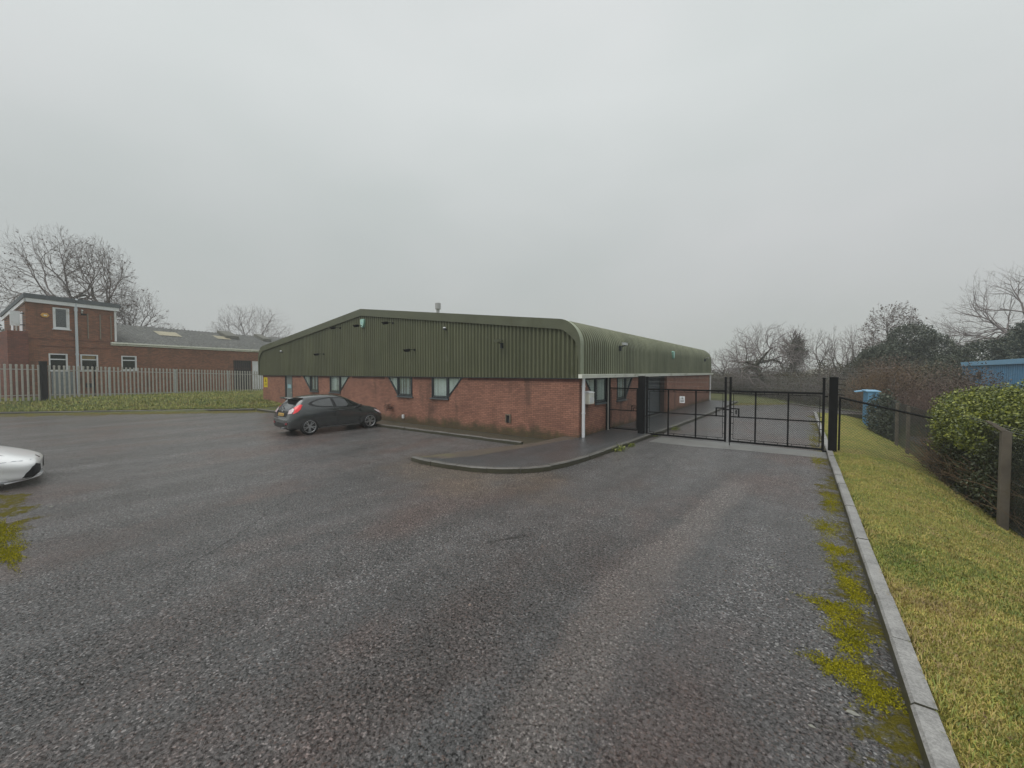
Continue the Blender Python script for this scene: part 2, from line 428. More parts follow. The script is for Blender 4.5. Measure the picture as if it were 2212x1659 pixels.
M['shutter'] = plain('shutter_steel', (0.105, 0.12, 0.13), 0.45, var=0.12, scale=3)
M['black'] = plain('black_steel', (0.007, 0.007, 0.008), 0.6, var=0.2, Specular_IOR_Level=0.15)
M['wire'] = plain('wire_dark', (0.03, 0.033, 0.03), 0.5)
M['wiregrey'] = plain('wire_galvanised', (0.22, 0.23, 0.22), 0.5, metal=0.3)
M['galv'] = plain('galvanised_steel', (0.43, 0.42, 0.385), 0.5, metal=0.25, var=0.15, scale=8)
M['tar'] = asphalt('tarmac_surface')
M['foot'] = asphalt('footpath_surface', (0.048, 0.052, 0.055), red=0, foot=True)
def kerbmat(name='kerb_concrete', top=(0.125, 0.12, 0.11)):
    t = NT(name)
    o = t.xyz()
    c = t.mix(1, top, t.ramp(t.noise(3, 6, 0.7), [(0.3, 0.6), (0.7, 1.25)]), 'MULTIPLY')
    c = t.mix(1, c, t.ramp(t.noise(55, 4, 0.7), [(0.35, 0.72), (0.65, 1.25)]), 'MULTIPLY')
    li = t.mrange(t.noise(16, 3, 0.5), 0.66, 0.72)
    c = t.mix(t.math('MULTIPLY', li, 0.5), c, (0.34, 0.34, 0.3))
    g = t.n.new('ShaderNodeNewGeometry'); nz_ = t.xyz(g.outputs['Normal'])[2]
    side = t.math('LESS_THAN', nz_, 0.6)       # upright faces mossy and darker, tops paler
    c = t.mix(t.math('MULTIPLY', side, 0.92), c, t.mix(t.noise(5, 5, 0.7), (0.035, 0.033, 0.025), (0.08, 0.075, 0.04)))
    t.set(t.p.inputs['Specular IOR Level'], 0.5)
    return t.done(c, 0.42, 0, t.bump(t.noise(50, 4, 0.6), 0.35, 0.004))
M['kerb'] = kerbmat()
M['kerbpale'] = kerbmat('pale_kerb_concrete', (0.27, 0.265, 0.255))
M['conc'] = plain('pale_concrete', (0.17, 0.17, 0.162), 0.4, var=0.25, scale=2.5, bump=0.3)
M['post'] = plain('concrete_post', (0.115, 0.098, 0.078), 0.8, var=0.25, scale=5, grime=(0.09, 0.07, 0.035), bump=0.5)
M['gbank'] = grassmat('bank_grass')
M['gverge'] = grassmat('verge_grass', 'verge')
M['tbank'] = turf('bank_turf', [(0.3, (0.12, 0.15, 0.025)), (0.5, (0.26, 0.24, 0.04)), (0.7, (0.32, 0.24, 0.07))])
M['tverge'] = turf('rough_ground', [(0.3, (0.045, 0.055, 0.02)), (0.5, (0.10, 0.11, 0.03)), (0.7, (0.13, 0.12, 0.05))], 0.8)
M['twig'] = bark('twig_bark', (0.21, 0.18, 0.175))
M['trunk'] = bark('trunk_bark', (0.085, 0.075, 0.06))
M['twigbrown'] = bark('brown_twig', (0.20, 0.13, 0.075))
M['twigred'] = bark('red_twig', (0.17, 0.11, 0.09))
M['keys'] = leafmat('dead_leaf', [(0.3, (0.08, 0.055, 0.045)), (0.7, (0.14, 0.10, 0.08))])
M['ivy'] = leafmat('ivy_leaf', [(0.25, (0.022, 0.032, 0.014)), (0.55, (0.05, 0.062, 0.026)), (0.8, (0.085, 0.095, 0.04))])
M['ever'] = leafmat('evergreen_leaf', [(0.25, (0.032, 0.044, 0.03)), (0.55, (0.062, 0.076, 0.05)), (0.8, (0.10, 0.108, 0.066))], scale=0.8)
M['bushleaf'] = leafmat('bright_ivy_leaf', [(0.22, (0.045, 0.062, 0.014)), (0.48, (0.11, 0.14, 0.025)), (0.70, (0.27, 0.29, 0.04))], scale=2.2, rough=0.4, spec=0.5)
M['bramble'] = leafmat('bramble', [(0.25, (0.045, 0.045, 0.025)), (0.55, (0.085, 0.08, 0.045)), (0.8, (0.13, 0.10, 0.06))], scale=0.7, rough=0.8)
M['bramblered'] = leafmat('dead_bramble', [(0.25, (0.06, 0.046, 0.036)), (0.55, (0.12, 0.088, 0.068)), (0.8, (0.18, 0.13, 0.10))], scale=0.9, rough=0.8)
M['moss'] = leafmat('moss_tuft', [(0.25, (0.13, 0.13, 0.012)), (0.55, (0.28, 0.26, 0.015)), (0.8, (0.42, 0.37, 0.025))], scale=3, rough=0.9, spec=0.1)
M['blue'] = plain('blue_steel', (0.12, 0.29, 0.47), 0.5, var=0.15, scale=2, grime=(0.13, 0.22, 0.32))
M['bluelight'] = plain('pale_blue_flashing', (0.20, 0.40, 0.58), 0.5, var=0.08)
M['fibre'] = None
def fibre():
    t = NT('fibre_cement_roof')
    c = t.mix(t.noise(1.2, 6, 0.7), (0.065, 0.068, 0.064), (0.15, 0.155, 0.15))
    li = t.mrange(t.noise(5, 6, 0.75), 0.48, 0.62)
    c = t.mix(t.math('MULTIPLY', li, 0.75), c, (0.04, 0.045, 0.035))
    l2 = t.mrange(t.noise(2.3, 6, 0.75), 0.56, 0.66)
    c = t.mix(t.math('MULTIPLY', l2, 0.6), c, (0.22, 0.22, 0.19))
    return t.done(c, 0.8)
M['fibre'] = fibre()
M['rooflight'] = plain('old_rooflight', (0.32, 0.29, 0.2), 0.5, var=0.2, scale=2)
M['felt'] = plain('grey_felt', (0.10, 0.115, 0.125), 0.5, var=0.15, scale=1.5)
M['wood'] = plain('rusty_grille', (0.06, 0.035, 0.03), 0.7, var=0.3)
M['yellow'] = plain('yellow_sign', (0.72, 0.56, 0.02), 0.4, var=0.05)
M['orange'] = plain('alarm_orange', (0.66, 0.36, 0.07), 0.4, var=0.05)
M['teal'] = plain('alarm_pale_green', (0.42, 0.68, 0.58), 0.35, var=0.05)
M['tealdark'] = plain('alarm_green_print', (0.22, 0.42, 0.34), 0.4)
M['signblue'] = plain('pale_blue_sign', (0.3, 0.5, 0.56), 0.4, var=0.05)
M['ink'] = plain('sign_ink', (0.03, 0.03, 0.03), 0.5)
M['stone'] = leafmat('loose_stones', [(0.2, (0.07, 0.065, 0.06)), (0.5, (0.15, 0.13, 0.12)), (0.7, (0.24, 0.17, 0.14)), (0.9, (0.4, 0.38, 0.34))], rough=0.5)

# ------------------------------------------------------------------ terrain
KA, KB = np.array([-20.56, -2.0]), np.array([-29.3, -11.05])       # kerb line of the left verge
kd = (KB - KA) / np.linalg.norm(KB - KA); kn = np.array([-kd[1] * -1, kd[0] * -1]) * -1
kn = np.array([kd[1], -kd[0]])
if np.dot(kn, np.array([-35, 0]) - KA) < 0: kn = -kn
def sm(t): t = np.clip(t, 0, 1); return t * t * (3 - 2 * t)
def kerb_shear(y): return -0.0085 * np.clip(y, -15, 20)        # the drive kerb runs very slightly off square
def hgt(x, y):
    x = np.asarray(x, float); y = np.asarray(y, float)
    xr = x - kerb_shear(y)
    left = (x - KA[0]) * kn[0] + (y - KA[1]) * kn[1]
    along = (x - KA[0]) * kd[0] + (y - KA[1]) * kd[1]
    zl = 0.10 + sm(left / 4.0) * np.clip(0.05 + 0.032 * (along + 6), 0.03, 0.5)
    zl = np.where(left > 0.0, zl, -0.08)
    zl = np.where((y > -1.9) & (left <= 0.0) & (x < 0), -0.14, zl)
    bx = [6.72, 7.4, 8.0, 8.6, 9.2, 10.5, 14, 400]; bz = [0.10, 0.10, -0.02, -0.30, -0.62, -0.95, -1.0, -1.0]
    zr = np.interp(xr, bx, bz)
    # behind the gate the bank runs out into the apron
    k = sm((y - 15.2) / 1.5)
    bz2 = [-0.06, -0.06, -0.06, -0.06, -0.12, -0.4, -0.9, -1.0]
    zr = zr * (1 - k) + np.interp(xr, bx, bz2) * k
    z = np.where(xr > 6.70, zr, zl)
    return z
def axis(lo, hi, fine0, fine1, step, coarse):
    a = [lo]
    while a[-1] < hi:
        v = a[-1]; a.append(v + (step if fine0 <= v < fine1 else min(coarse, 60) if fine0 - 60 < v < fine1 + 60 else 60))
    return a
def terrain():
    xs = sorted(set([-600, -400, -250, -150, -100, -80, -60] + list(np.arange(-50, -12, 0.5)) + [-8, -4, 0, 4, 6.5, 6.699, 6.705] + list(np.arange(6.8, 11, 0.15)) + list(np.arange(11, 22, 1.0)) + [30, 50, 80, 120, 200, 350, 600]))
    ys = sorted(set([-300, -150, -80, -50] + list(np.arange(-40, 16, 0.5)) + list(np.arange(16, 50, 1.5)) + [60, 80, 120, 200, 350, 500, 700]))
    X, Y = np.meshgrid(xs, ys); X = X + np.where((X > 3) & (X < 25), kerb_shear(Y), 0); Z = hgt(X + np.where((X > 3) & (X < 25), 1e-5, 0), Y)
    V = np.stack([X, Y, Z], -1).reshape(-1, 3); nx = len(xs); F = []
    for j in range(len(ys) - 1):
        for i in range(nx - 1):
            a = j * nx + i; F.append((a, a + 1, a + 1 + nx, a + nx))
    o = np_mesh('ground', V, F, M['tverge'], smooth=True)
    o.data.materials.append(M['tbank'])
    mi = [1 if (V[f[0]][0] > 6.6 and V[f[0]][0] < 9.0 and V[f[0]][1] < 16) else 0 for f in F]
    o.data.polygons.foreach_set('material_index', mi)
    tag(o, kind='structure')
terrain()

# far pale hill beyond the hedge
def hill():
    V = []; F = []; n = 60
    rr = random.Random(5)
    for i in range(n + 1):
        a = R(60 + 34 * i / n)
        for j, (d, h) in enumerate(((215, -1), (250, 4), (300, 7.5), (340, 4))):
            hh = h * min(1, (n - i) / 14) * (0.75 + 0.3 * math.sin(i * 0.23 + 1) + 0.1 * math.sin(i * 0.9))
            V.append((6 + d * math.cos(a), -12 + d * math.sin(a), hh if j else -2))
    for i in range(n):
        for j in range(3):
            a = i * 4 + j; F.append((a, a + 4, a + 5, a + 1))
    t = NT('hill_fields')
    c = t.ramp(t.noise(0.02, 3, 0.5, co=t.mapping((1, 1, 6))), [(0.38, (0.10, 0.12, 0.06)), (0.5, (0.34, 0.28, 0.18)), (0.62, (0.13, 0.14, 0.08))])
    o = np_mesh('hills', V, F, t.done(c, 0.9), smooth=True)
    tag(o, kind='structure')
hill()

def poly_sheet(name, pts, mat, z0, z1=None):
    mb = MB()
    if z1 is None:
        mb.add([(x, y, z0) for x, y in pts], [tuple(range(len(pts)))])
    else:
        mb.prism(pts, lambda a, o, b: (a, b, o), z0, z1)
    o = mb.build(name, mat); tag(o, kind='structure'); return o
ke = KB + kd * 26
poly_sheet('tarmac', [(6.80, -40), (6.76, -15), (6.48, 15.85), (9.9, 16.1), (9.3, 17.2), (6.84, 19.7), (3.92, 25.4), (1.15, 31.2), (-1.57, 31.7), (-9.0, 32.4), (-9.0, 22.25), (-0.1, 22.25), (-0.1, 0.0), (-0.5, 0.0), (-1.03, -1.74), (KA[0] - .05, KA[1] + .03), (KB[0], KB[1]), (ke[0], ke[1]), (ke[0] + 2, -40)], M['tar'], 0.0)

# paved strip under the gates
o = poly_sheet('concrete_strip', [(1.9, 1.30), (3.1, 1.22), (4.6, 1.45), (6.56, 1.5), (6.56, 2.55), (4, 2.5), (1.95, 2.45)], M['conc'], 0.004)

def kerb_run(pts, w=0.125, h=0.12, stone=0.8, side=1, name='kerb', mat='kerb'):
    # stones laid end to end along a line; the joints are real gaps
    P = [Vector((*p, 0)) for p in pts]
    cum = [0]
    for a, b in zip(P[:-1], P[1:]): cum.append(cum[-1] + (b - a).length)
    def at(s):
        for i in range(len(P) - 1):
            if s <= cum[i + 1] or i == len(P) - 2:
                f = (s - cum[i]) / max(cum[i + 1] - cum[i], 1e-6); d = (P[i + 1] - P[i]).normalized()
                return P[i].lerp(P[i + 1], f), d
    mb = MB(); L = cum[-1]; n = max(1, round(L / stone)); rr = random.Random(int(L * 100))
    for k in range(n):
        s0, s1 = k * L / n + 0.004, (k + 1) * L / n - 0.004
        sub = 4; ring = []
        dz = rr.uniform(-0.006, 0.006); jx = rr.uniform(-0.006, 0.006); jt = rr.uniform(-0.004, 0.004)
        for q in range(sub + 1):
            p, d = at(s0 + (s1 - s0) * q / sub)
            nn = Vector((-d.y, d.x, 0)) * side; p = p + nn * (jx + jt * (q / sub - .5))
            ring.append([p + Vector((0, 0, -0.1)), p + Vector((0, 0, h - 0.02 + dz)), p + nn * 0.018 + Vector((0, 0, h + dz)), p + nn * w + Vector((0, 0, h + dz)), p + nn * w + Vector((0, 0, -0.1))])
        vs = [v for r_ in ring for v in r_]; fs = []
        for q in range(sub):
            for e in range(5):
                a = q * 5 + e; b = q * 5 + (e + 1) % 5; fs.append((a, b, b + 5, a + 5))
        fs += [(4, 3, 2, 1, 0), tuple(sub * 5 + e for e in range(5))]
        mb.add(vs, fs)
    o = mb.build(name, M[mat]); tag(o, kind='structure'); return o
kerb_run([(6.705, -30), (6.702, -15), (6.44, 15.8)], side=-1, w=0.125, h=0.125, mat='kerbpale')
kerb_run([(6.5, 15.9), (8.0, 16.05), (9.7, 16.1)], side=-1, h=0.06)
isl = [(-2.12, -5.26), (-1.64, -5.33), (-0.85, -5.30), (-0.1, -5.17), (0.5, -4.92), (0.95, -4.55), (1.25, -4.1), (1.43, -3.45), (1.53, -2.6), (1.60, -1.2), (1.68, 1.4), (1.82, 6), (1.95, 12), (1.98, 22.3)]
kerb_run(isl, side=1, h=0.125)
kerb_run([(KA[0] + .15, -1.9), (-14, -1.9), (-1.08, -1.8)], side=1, h=0.11)
kerb_run([tuple(KA), tuple(KB), tuple(ke)], side=-1 if np.dot(kn, [-kd[1], kd[0]]) < 0 else 1, h=0.11)
kerb_run([(9.8, 16.6), (6.9, 19.8), (3.97, 25.5), (1.15, 31.3), (-1.57, 31.8), (-9, 32.5)], side=-1, h=0.06)
# footpath in front of the side wall, ramped down to the parking at its west edge
mb = MB()
inner = [(-1.95, -5.17), (-1.6, -5.2), (-0.85, -5.17), (-0.1, -5.04), (0.45, -4.80), (0.86, -4.46), (1.14, -4.04), (1.31, -3.42), (1.41, -2.6), (1.48, -1.2), (1.56, 1.4), (1.70, 6), (1.83, 12), (1.86, 22.3)]
top = inner + [(0, 22.3), (0, 0), (-0.33, -1.9), (-0.85, -4.2), (-1.25, -4.9)]
mb.add([(x, y, 0.118) for x, y in top], [tuple(range(len(top)))])
o = mb.build('footpath', M['foot']); tag(o, kind='structure')
mb = MB()
mb.add([(-1.25, -4.9, 0.1181), (-0.85, -4.2, 0.1181), (-0.33, -1.9, 0.1181), (0, 0, 0.1181), (-0.55, 0, 0.11), (-1.05, -1.8, 0.004), (-1.6, -3.6, 0.004), (-2.1, -5.16, 0.06), (-1.95, -5.17, 0.1181)],
       [(0, 1, 2, 3, 4, 5, 6, 7, 8)])
t = NT('silted_tarmac')
c = t.mix(t.noise(2, 6, 0.7), (0.055, 0.045, 0.038), (0.12, 0.095, 0.072))
c = t.mix(t.math('MULTIPLY', t.mrange(t.noise(1.4, 4, 0.6), 0.5, 0.65), 0.6), c, (0.11, 0.10, 0.045))
o = mb.build('path_ramp', t.done(c, 0.55, 0, t.bump(t.noise(60, 5, 0.7), 0.6, 0.01))); tag(o, kind='structure')
# raised strip between the kerb and the front wall
t = NT('mossy_strip')
c = t.mix(t.noise(2.5, 6, 0.7), (0.030, 0.027, 0.020), (0.070, 0.062, 0.034))
c = t.mix(t.math('MULTIPLY', t.mrange(t.noise(1.1, 5, 0.65), 0.5, 0.62), 0.4), c, (0.085, 0.065, 0.05))
mat = t.done(c, 0.6, 0, t.bump(t.noise(35, 6, 0.7), 0.9, 0.02))
o = poly_sheet('mossy_strip', [(-20.6, -1.80), (-1.0, -1.71), (-0.3, 0.02), (-24.3, 0.02), (-24.2, 0.0)], mat, -0.07)
mb = MB()

# ------------------------------------------------------------------ warehouse
XC, HALF = -12.3, 12.35
def profile(n=10):
    pts = [(0.05, 2.1), (0.05, 2.65), (0.05, 3.2)]
    for i in range(1, n + 1):
        a = R(83) * i / n
        pts.append((-0.80 + 0.85 * math.cos(a), 3.2 + 0.85 * math.sin(a)))
    x0, z0 = pts[-1]
    for k in range(1, 7):
        f = k / 6; pts.append((x0 + (XC - x0) * f, z0 + (x0 - XC) * f * 0.1228))
    return pts
PR = profile()
PL = [(2 * XC - x, z) for x, z in PR]
def roofz(x):
    x = XC + abs(x - XC)
    for (xa, za), (xb, zb) in zip(PR[2:-1], PR[3:]):
        if xb <= x <= xa: return za + (zb - za) * (xa - x) / max(xa - xb, 1e-6)
    return 3.2
wh = empty('warehouse', (0, 0, 0), 0, 'low warehouse with red brick walls under rounded green corrugated cladding', 'warehouse')
# windows: (side plane?, rect a0, a1, slope top a, mirrored)
zb, zt = 1.17, 2.1
WIN = [(FR, -17.71, -16.82, -18.66), (FR, -15.55, -14.52, -13.55), (FR, -9.46, -8.44, -10.26), (FR, -7.14, -6.15, -5.25)]
WINS = [(SD, 1.30, 2.26, 0.36), (SD, 3.30, 4.22, 5.08)]
def win_poly(a0, a1, s):
    return [(a0, zt), (a0, zb), (a1, zb), (s, zt)] if s > a1 else [(s, zt), (a0, zb), (a1, zb), (a1, zt)]
front = [(-24.3, -0.25), (-0.14, -0.25), (-0.14, zt)]
notches = [(-21.0, -20.0)]
for w in reversed(WIN):
    front += list(reversed(win_poly(*w[1:])))
    if w[1] < -17: pass
front += [(-20.0, zt), (-20.0, -0.03), (-21.0, -0.03), (-21.0, zt), (-24.3, zt)]
side = [(0, -0.25), (22.2, -0.25), (22.2, zt), (10.46, zt), (10.46, 0.02), (6.0, 0.02), (6.0, zt)]
for w in reversed(WINS): side += list(reversed(win_poly(*w[1:])))
side += [(0, zt)]
b = MB(); b.prism(front, FR, 0, -0.14); b.prism([(a, z) for a, z in side], SD, 0, -0.14)
b.box(-24.3, -0.16, 22.06, 22.2, -0.1, zt); b.box(-24.3, -24.16, 0.145, 22.05, -0.1, zt)
o = b.build('brick_wall', M['brick'], wh)
for a0, a1 in ((-24.3, -21.0), (-20, -18.9), (-16.75, -15.6), (-13.3, -10.5), (-8.35, -7.2), (-5.0, 0.0)):
    b = MB(); b.prism([(a0, 1.97), (a1, 1.97), (a1, 2.095), (a0, 2.095)], FR, -0.01, 0.004); b.build('soldier_course', M['soldier'], wh)
b = MB(); b.box(-24.1, -0.2, 0.2, 22.0, 0.1, 0.14); b.box(-24.1, -0.2, 0.2, 22.0, 2.12, 2.16)
b.build('floor_and_ceiling', M['dark'], wh)

def window(Mp, a0, a1, s, open_=0.5, rnd=1):
    g = win_poly(a0, a1, s)
    f = MB(); w = 0.06
    c = [(sum(p[0] for p in g) / 4, sum(p[1] for p in g) / 4)]
    ins = lambda p: (p[0] + (c[0][0] - p[0]) * 0.0, p[1])
    n = len(g)
    for i in range(n):
        p, q = g[i], g[(i + 1) % n]
        d = Vector((q[0] - p[0], q[1] - p[1])).normalized(); nn = Vector((-d[1], d[0]))
        if (Vector(c[0]) - Vector(p)).dot(nn) < 0: nn = -nn
        off = nn * w * 0.5
        f.bar((p[0] + off[0], p[1] + off[1]), (q[0] + off[0], q[1] + off[1]), w, Mp, -0.05 + i * 0.002, 0.022 + i * 0.0017)
    am = a0 if s < a0 else a1
    am += 0.05 if s < a0 else -0.05
    am = a0 - 0.02 if s < a0 else a1 + 0.02
    f.bar((am, zb), (am, zt), 0.085, Mp, -0.045, 0.031)
    # casement inside the square light
    o_ = f.build('window', M['frame'], wh, bevel=0)
    cs = MB(); x0, x1 = (a0 + 0.06, a1 - 0.09) if s < a0 else (a0 + 0.09, a1 - 0.06)
    for p, q in (((x0, zb + .10), (x1, zb + .10)), ((x0, zt - .02), (x1, zt - .02)), ((x0, zb + .1), (x0, zt)), ((x1, zb + .1), (x1, zt))): cs.bar(p, q, 0.03, Mp, -0.03, 0.014)
    cs.build('casement', M['frame'], o_)
    sl = MB(); sl.prism([(a0 - 0.07, zb - 0.045), (a1 + 0.07, zb - 0.045), (a1 + 0.07, zb + 0.006), (a0 - 0.07, zb + 0.006)], Mp, -0.06, 0.075)
    sl.build('sill', plainsill, o_)
    gl = MB(); gl.prism(g, Mp, -0.006, -0.001); gl.build('glass', M['glass'], o_)
    bl = MB(); rr = random.Random(int(abs(a0) * 100) + rnd); a = min(a0, s) + 0.02
    while a < max(a1, s) - 0.03:
        zl = zb + 0.02
        if s < a0 and a < a0: zl = zb + (zt - zb) * (a0 - a) / (a0 - s)
        if s > a1 and a > a1: zl = zb + (zt - zb) * (a - a1) / (s - a1)
        inrect = a0 <= a <= a1
        wd = 0.085 * (open_ if inrect else 0.95); tw = rr.uniform(-0.012, 0.012)
        bl.add([Mp(a, -0.036 + tw, zl), Mp(a + wd, -0.036 - tw, zl), Mp(a + wd, -0.036 - tw, 2.1), Mp(a, -0.036 + tw, 2.1)], [(0, 1, 2, 3)])
        a += 0.092
    bl.build('blind', M['blind'], o_, fix=False)
plainsill = plain('sill_grey', (0.10, 0.115, 0.12), 0.4, var=0.1)
for w, op in zip(WIN, (0.6, 0.75, 0.42, 0.98)): window(*w, open_=op)
for w, op in zip(WINS, (0.8, 0.95)): window(*w, open_=op)
# door
b = MB(); b.prism([(-20.9, 0.06), (-20.06, 0.06), (-20.06, 2.1), (-20.9, 2.1)], FR, -0.10, -0.05)
d = b.build('door', M['door'], wh)
b = MB(); b.bar((-20.96, 0.0), (-20.96, 2.1), 0.075, FR, -0.12, 0.008); b.bar((-20.03, 0.0), (-20.03, 2.1), 0.055, FR, -0.12, 0.006)
b.build('door_frame', M['frame'], d)
b = MB(); b.tube((-20.16, 0.02, 1.0), (-20.16, -0.01, 1.0), 0.02); b.tube((-20.16, 0.0, 1.0), (-20.27, 0.0, 1.0), 0.011); b.build('handle', M['galv'], d)
# roller shutter in its reveal
b = MB(); z = 0.1
while z < 2.05:
    b.add([(-0.40, 6.0, z), (-0.40, 10.45, z), (-0.375, 10.45, z + 0.03), (-0.375, 6.0, z + 0.03), (-0.375, 10.45, z + 0.052), (-0.375, 6.0, z + 0.052), (-0.40, 10.45, z + 0.078), (-0.40, 6.0, z + 0.078)],
          [(0, 1, 2, 3), (3, 2, 4, 5), (5, 4, 6, 7)]); z += 0.078
sh = b.build('roller_shutter', M['shutter'], wh, fix=False)
for ya in (10.38, 6.005): b = MB(); b.box(-0.43, -0.36, ya, ya + .07, 0.1, 2.1); b.build('guide_rail', M['frame'], sh)
M['reveal'] = plain('reveal_brick', (0.085, 0.05, 0.042), 0.8, scale=20, var=0.3)
for ya in (10.462, 5.86): b = MB(); b.box(-0.46, -0.145, ya, ya + .138, 0.1, 2.09); b.build('reveal', M['reveal'], wh)
b = MB(); b.box(-0.44, -0.16, 6.0, 10.46, 0.02, 0.10); b.build('threshold', M['conc'], wh)

# corrugated gable
M['cladpan'] = cladding_mat('green_cladding_pan', (0.078, 0.084, 0.040))  # groove shade put into the pan colour, crests painted lighter
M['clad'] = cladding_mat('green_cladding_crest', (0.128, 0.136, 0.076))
def gable():
    V = []; F = []; p = 0.17; x = -24.66
    xs = []
    while x < 0.03:
        for dx, o in ((0, 0.012), (0.06, 0.012), (0.078, 0.062), (0.152, 0.062)):
            if x + dx < 0.03: xs.append((x + dx, o))
        x += p
    for x, o in xs:
        V += [(x, -o, 2.1), (x, -o, max(roofz(x) - 0.05, 2.2))]
    for i in range(len(xs) - 1): F.append((2 * i, 2 * i + 2, 2 * i + 3, 2 * i + 1))
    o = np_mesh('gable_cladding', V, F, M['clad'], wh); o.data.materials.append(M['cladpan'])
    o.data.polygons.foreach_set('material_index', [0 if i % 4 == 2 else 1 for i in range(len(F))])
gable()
def sheet(name, PP, sgn, y0, y1, mat):
    V = []; F = []; ys = []; y = y0; p = 0.18
    while y < y1:
        for dy, o in ((0, 0.0), (0.09, 0.0), (0.105, 0.055), (0.165, 0.055)): ys.append((min(y + dy, y1), o))
        y += p
    N = []
    for i, (x, z) in enumerate(PP):
        a = PP[max(i - 1, 0)]; c = PP[min(i + 1, len(PP) - 1)]
        d = Vector((c[0] - a[0], c[1] - a[1])).normalized(); n = Vector((d[1], -d[0])) * sgn
        N.append((n[0], n[1]))
    for y, o in ys:
        for (x, z), n in zip(PP, N): V.append((x + n[0] * o, y, z + n[1] * o))
    m = len(PP)
    for j in range(len(ys) - 1):
        for i in range(m - 1):
            a = j * m + i; F.append((a, a + 1, a + 1 + m, a + m))
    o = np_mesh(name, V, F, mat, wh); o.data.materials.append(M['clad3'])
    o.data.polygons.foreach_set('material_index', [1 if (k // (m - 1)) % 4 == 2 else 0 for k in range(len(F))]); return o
PRF = PR
M['clad2'] = cladding_mat('side_cladding_pan', (0.115, 0.124, 0.068)); M['clad3'] = cladding_mat('highlight_crest', (0.27, 0.29, 0.20))  # pale crest colour paints the highlight along each rib
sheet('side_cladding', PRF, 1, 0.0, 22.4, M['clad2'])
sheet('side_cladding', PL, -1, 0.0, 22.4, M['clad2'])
# back gable (plain sheet)
b = MB(); b.prism([(x, z) for x, z in PR] + [(x, z) for x, z in reversed(PL[:-1])], FR, -22.38, -22.32); b.build('back_cladding', M['clad'], wh)
# verge flashing following the roof line
def verge():
    full = PR + list(reversed(PL))[1:]
    n = len(full); outer = []; inner = []
    for i, (x, z) in enumerate(full):
        a = full[max(i - 1, 0)]; c = full[min(i + 1, n - 1)]
        d = Vector((c[0] - a[0], c[1] - a[1])).normalized(); nn = Vector((d[1], -d[0]))
        wdt = 0.26 * sm((z - 2.9) / 1.0) + 0.02
        outer.append((x + nn[0] * 0.065, z + nn[1] * 0.065)); inner.append((x - nn[0] * wdt, z - nn[1] * wdt))
    b = MB()
    for i in range(n - 1):
        q = [outer[i], outer[i + 1], inner[i + 1], inner[i]]
        b.add([(x, -0.13, z) for x, z in q], [(0, 1, 2, 3)])
        b.add([(inner[i][0], -0.13, inner[i][1]), (inner[i + 1][0], -0.13, inner[i + 1][1]), (inner[i + 1][0], -0.06, inner[i + 1][1]), (inner[i][0], -0.06, inner[i][1])], [(0, 1, 2, 3)])
    b.build('verge_flashing', M['trim'], wh, fix=False)
    b = MB()
    for i in range(n - 1):
        b.add([(outer[i][0], -0.13, outer[i][1]), (outer[i + 1][0], -0.13, outer[i + 1][1]), (outer[i + 1][0], 0.09, outer[i + 1][1]), (outer[i][0], 0.09, outer[i][1])], [(0, 1, 2, 3)])
    b.build('corner_flashing', M['trimlight'], wh, fix=False)
verge()
b = MB(); b.box(-24.66, 0.04, -0.075, -0.02, 2.075, 2.10); b.build('drip_flashing', M['frame'], wh)
for xa, xb in ((-24.66, -24.31), (0.002, .05)): b = MB(); b.box(xa, xb, -0.018, 22.3, 2.078, 2.10); b.build('soffit', M['frame'], wh)
# gutter and downpipes
b = MB(); b.prism([(0.052, 2.10), (0.052, 2.235), (0.065, 2.235), (0.065, 2.12), (0.16, 2.12), (0.17, 2.235), (0.195, 2.235), (0.185, 2.10)], lambda a, o, z: (a, o, z), -0.15, 22.75)
b.box(0.196, 0.206, -0.15, 22.75, 2.195, 2.215)
for yy in (-0.15, 22.745): b.box(0.055, 0.19, yy - 0.006, yy + 0.006, 2.10, 2.235)
b.build('gutter', M['cream'], wh)
for yy in (0.14, 22.05):
    b = MB(); b.tube((0.1, yy, 0.12), (0.1, yy, 2.11), 0.055, n=14)
    for zz in (0.9, 1.8): b.tube((0.1, yy, zz), (0.1, yy, zz + 0.05), 0.064, n=14)
    b.build('downpipe', M['white'], wh, smooth=False)
# flue
b = MB(); b.tube((-7.8, 1.0, 4.85), (-7.8, 1.0, 5.26), 0.075, n=14); b.tube((-7.8, 1.0, 5.24), (-7.8, 1.0, 5.5), 0.135, n=18); b.tube((-7.8, 1.0, 5.5), (-7.8, 1.0, 5.515), 0.125, n=18)
b.build('chimney', plain('flue_steel', (0.42, 0.42, 0.42), 0.4, var=0.05), wh)

# ---- things fixed to the warehouse
def floodlight(i, x, z, label, arm=1.0):
    t_ = empty('floodlight', (x, -0.06, z), 0, label, 'floodlight', 'floodlights on the green gable')
    b = MB(); b.tube((0, 0, 0), (0, -arm, 0.0), 0.014, n=6); b.tube((0, 0.02, 0), (0, -0.02, 0), 0.05, n=8); b.build('arm', M['black'], t_)
    b = MB(); b.add([(-.13, -arm - .02, 0.03), (.13, -arm - .02, 0.03), (.13, -arm - .20, 0.0), (-.13, -arm - .20, 0.0), (-.10, -arm + .05, -.07), (.10, -arm + .05, -.07), (.12, -arm - .1, -.11), (-.12, -arm - .1, -.11)],
                  [(0, 1, 2, 3), (7, 6, 5, 4), (0, 4, 5, 1), (1, 5, 6, 2), (2, 6, 7, 3), (3, 7, 4, 0)])
    b.build('lamp_head', M['black'], t_, bevel=0.008)
    b = MB(); b.add([(-.09, -arm + .035, -.074), (.09, -arm + .035, -.074), (.105, -arm - .085, -.113), (-.105, -arm - .085, -.113)], [(0, 1, 2, 3)]); b.build('lens', M['galv'], t_)
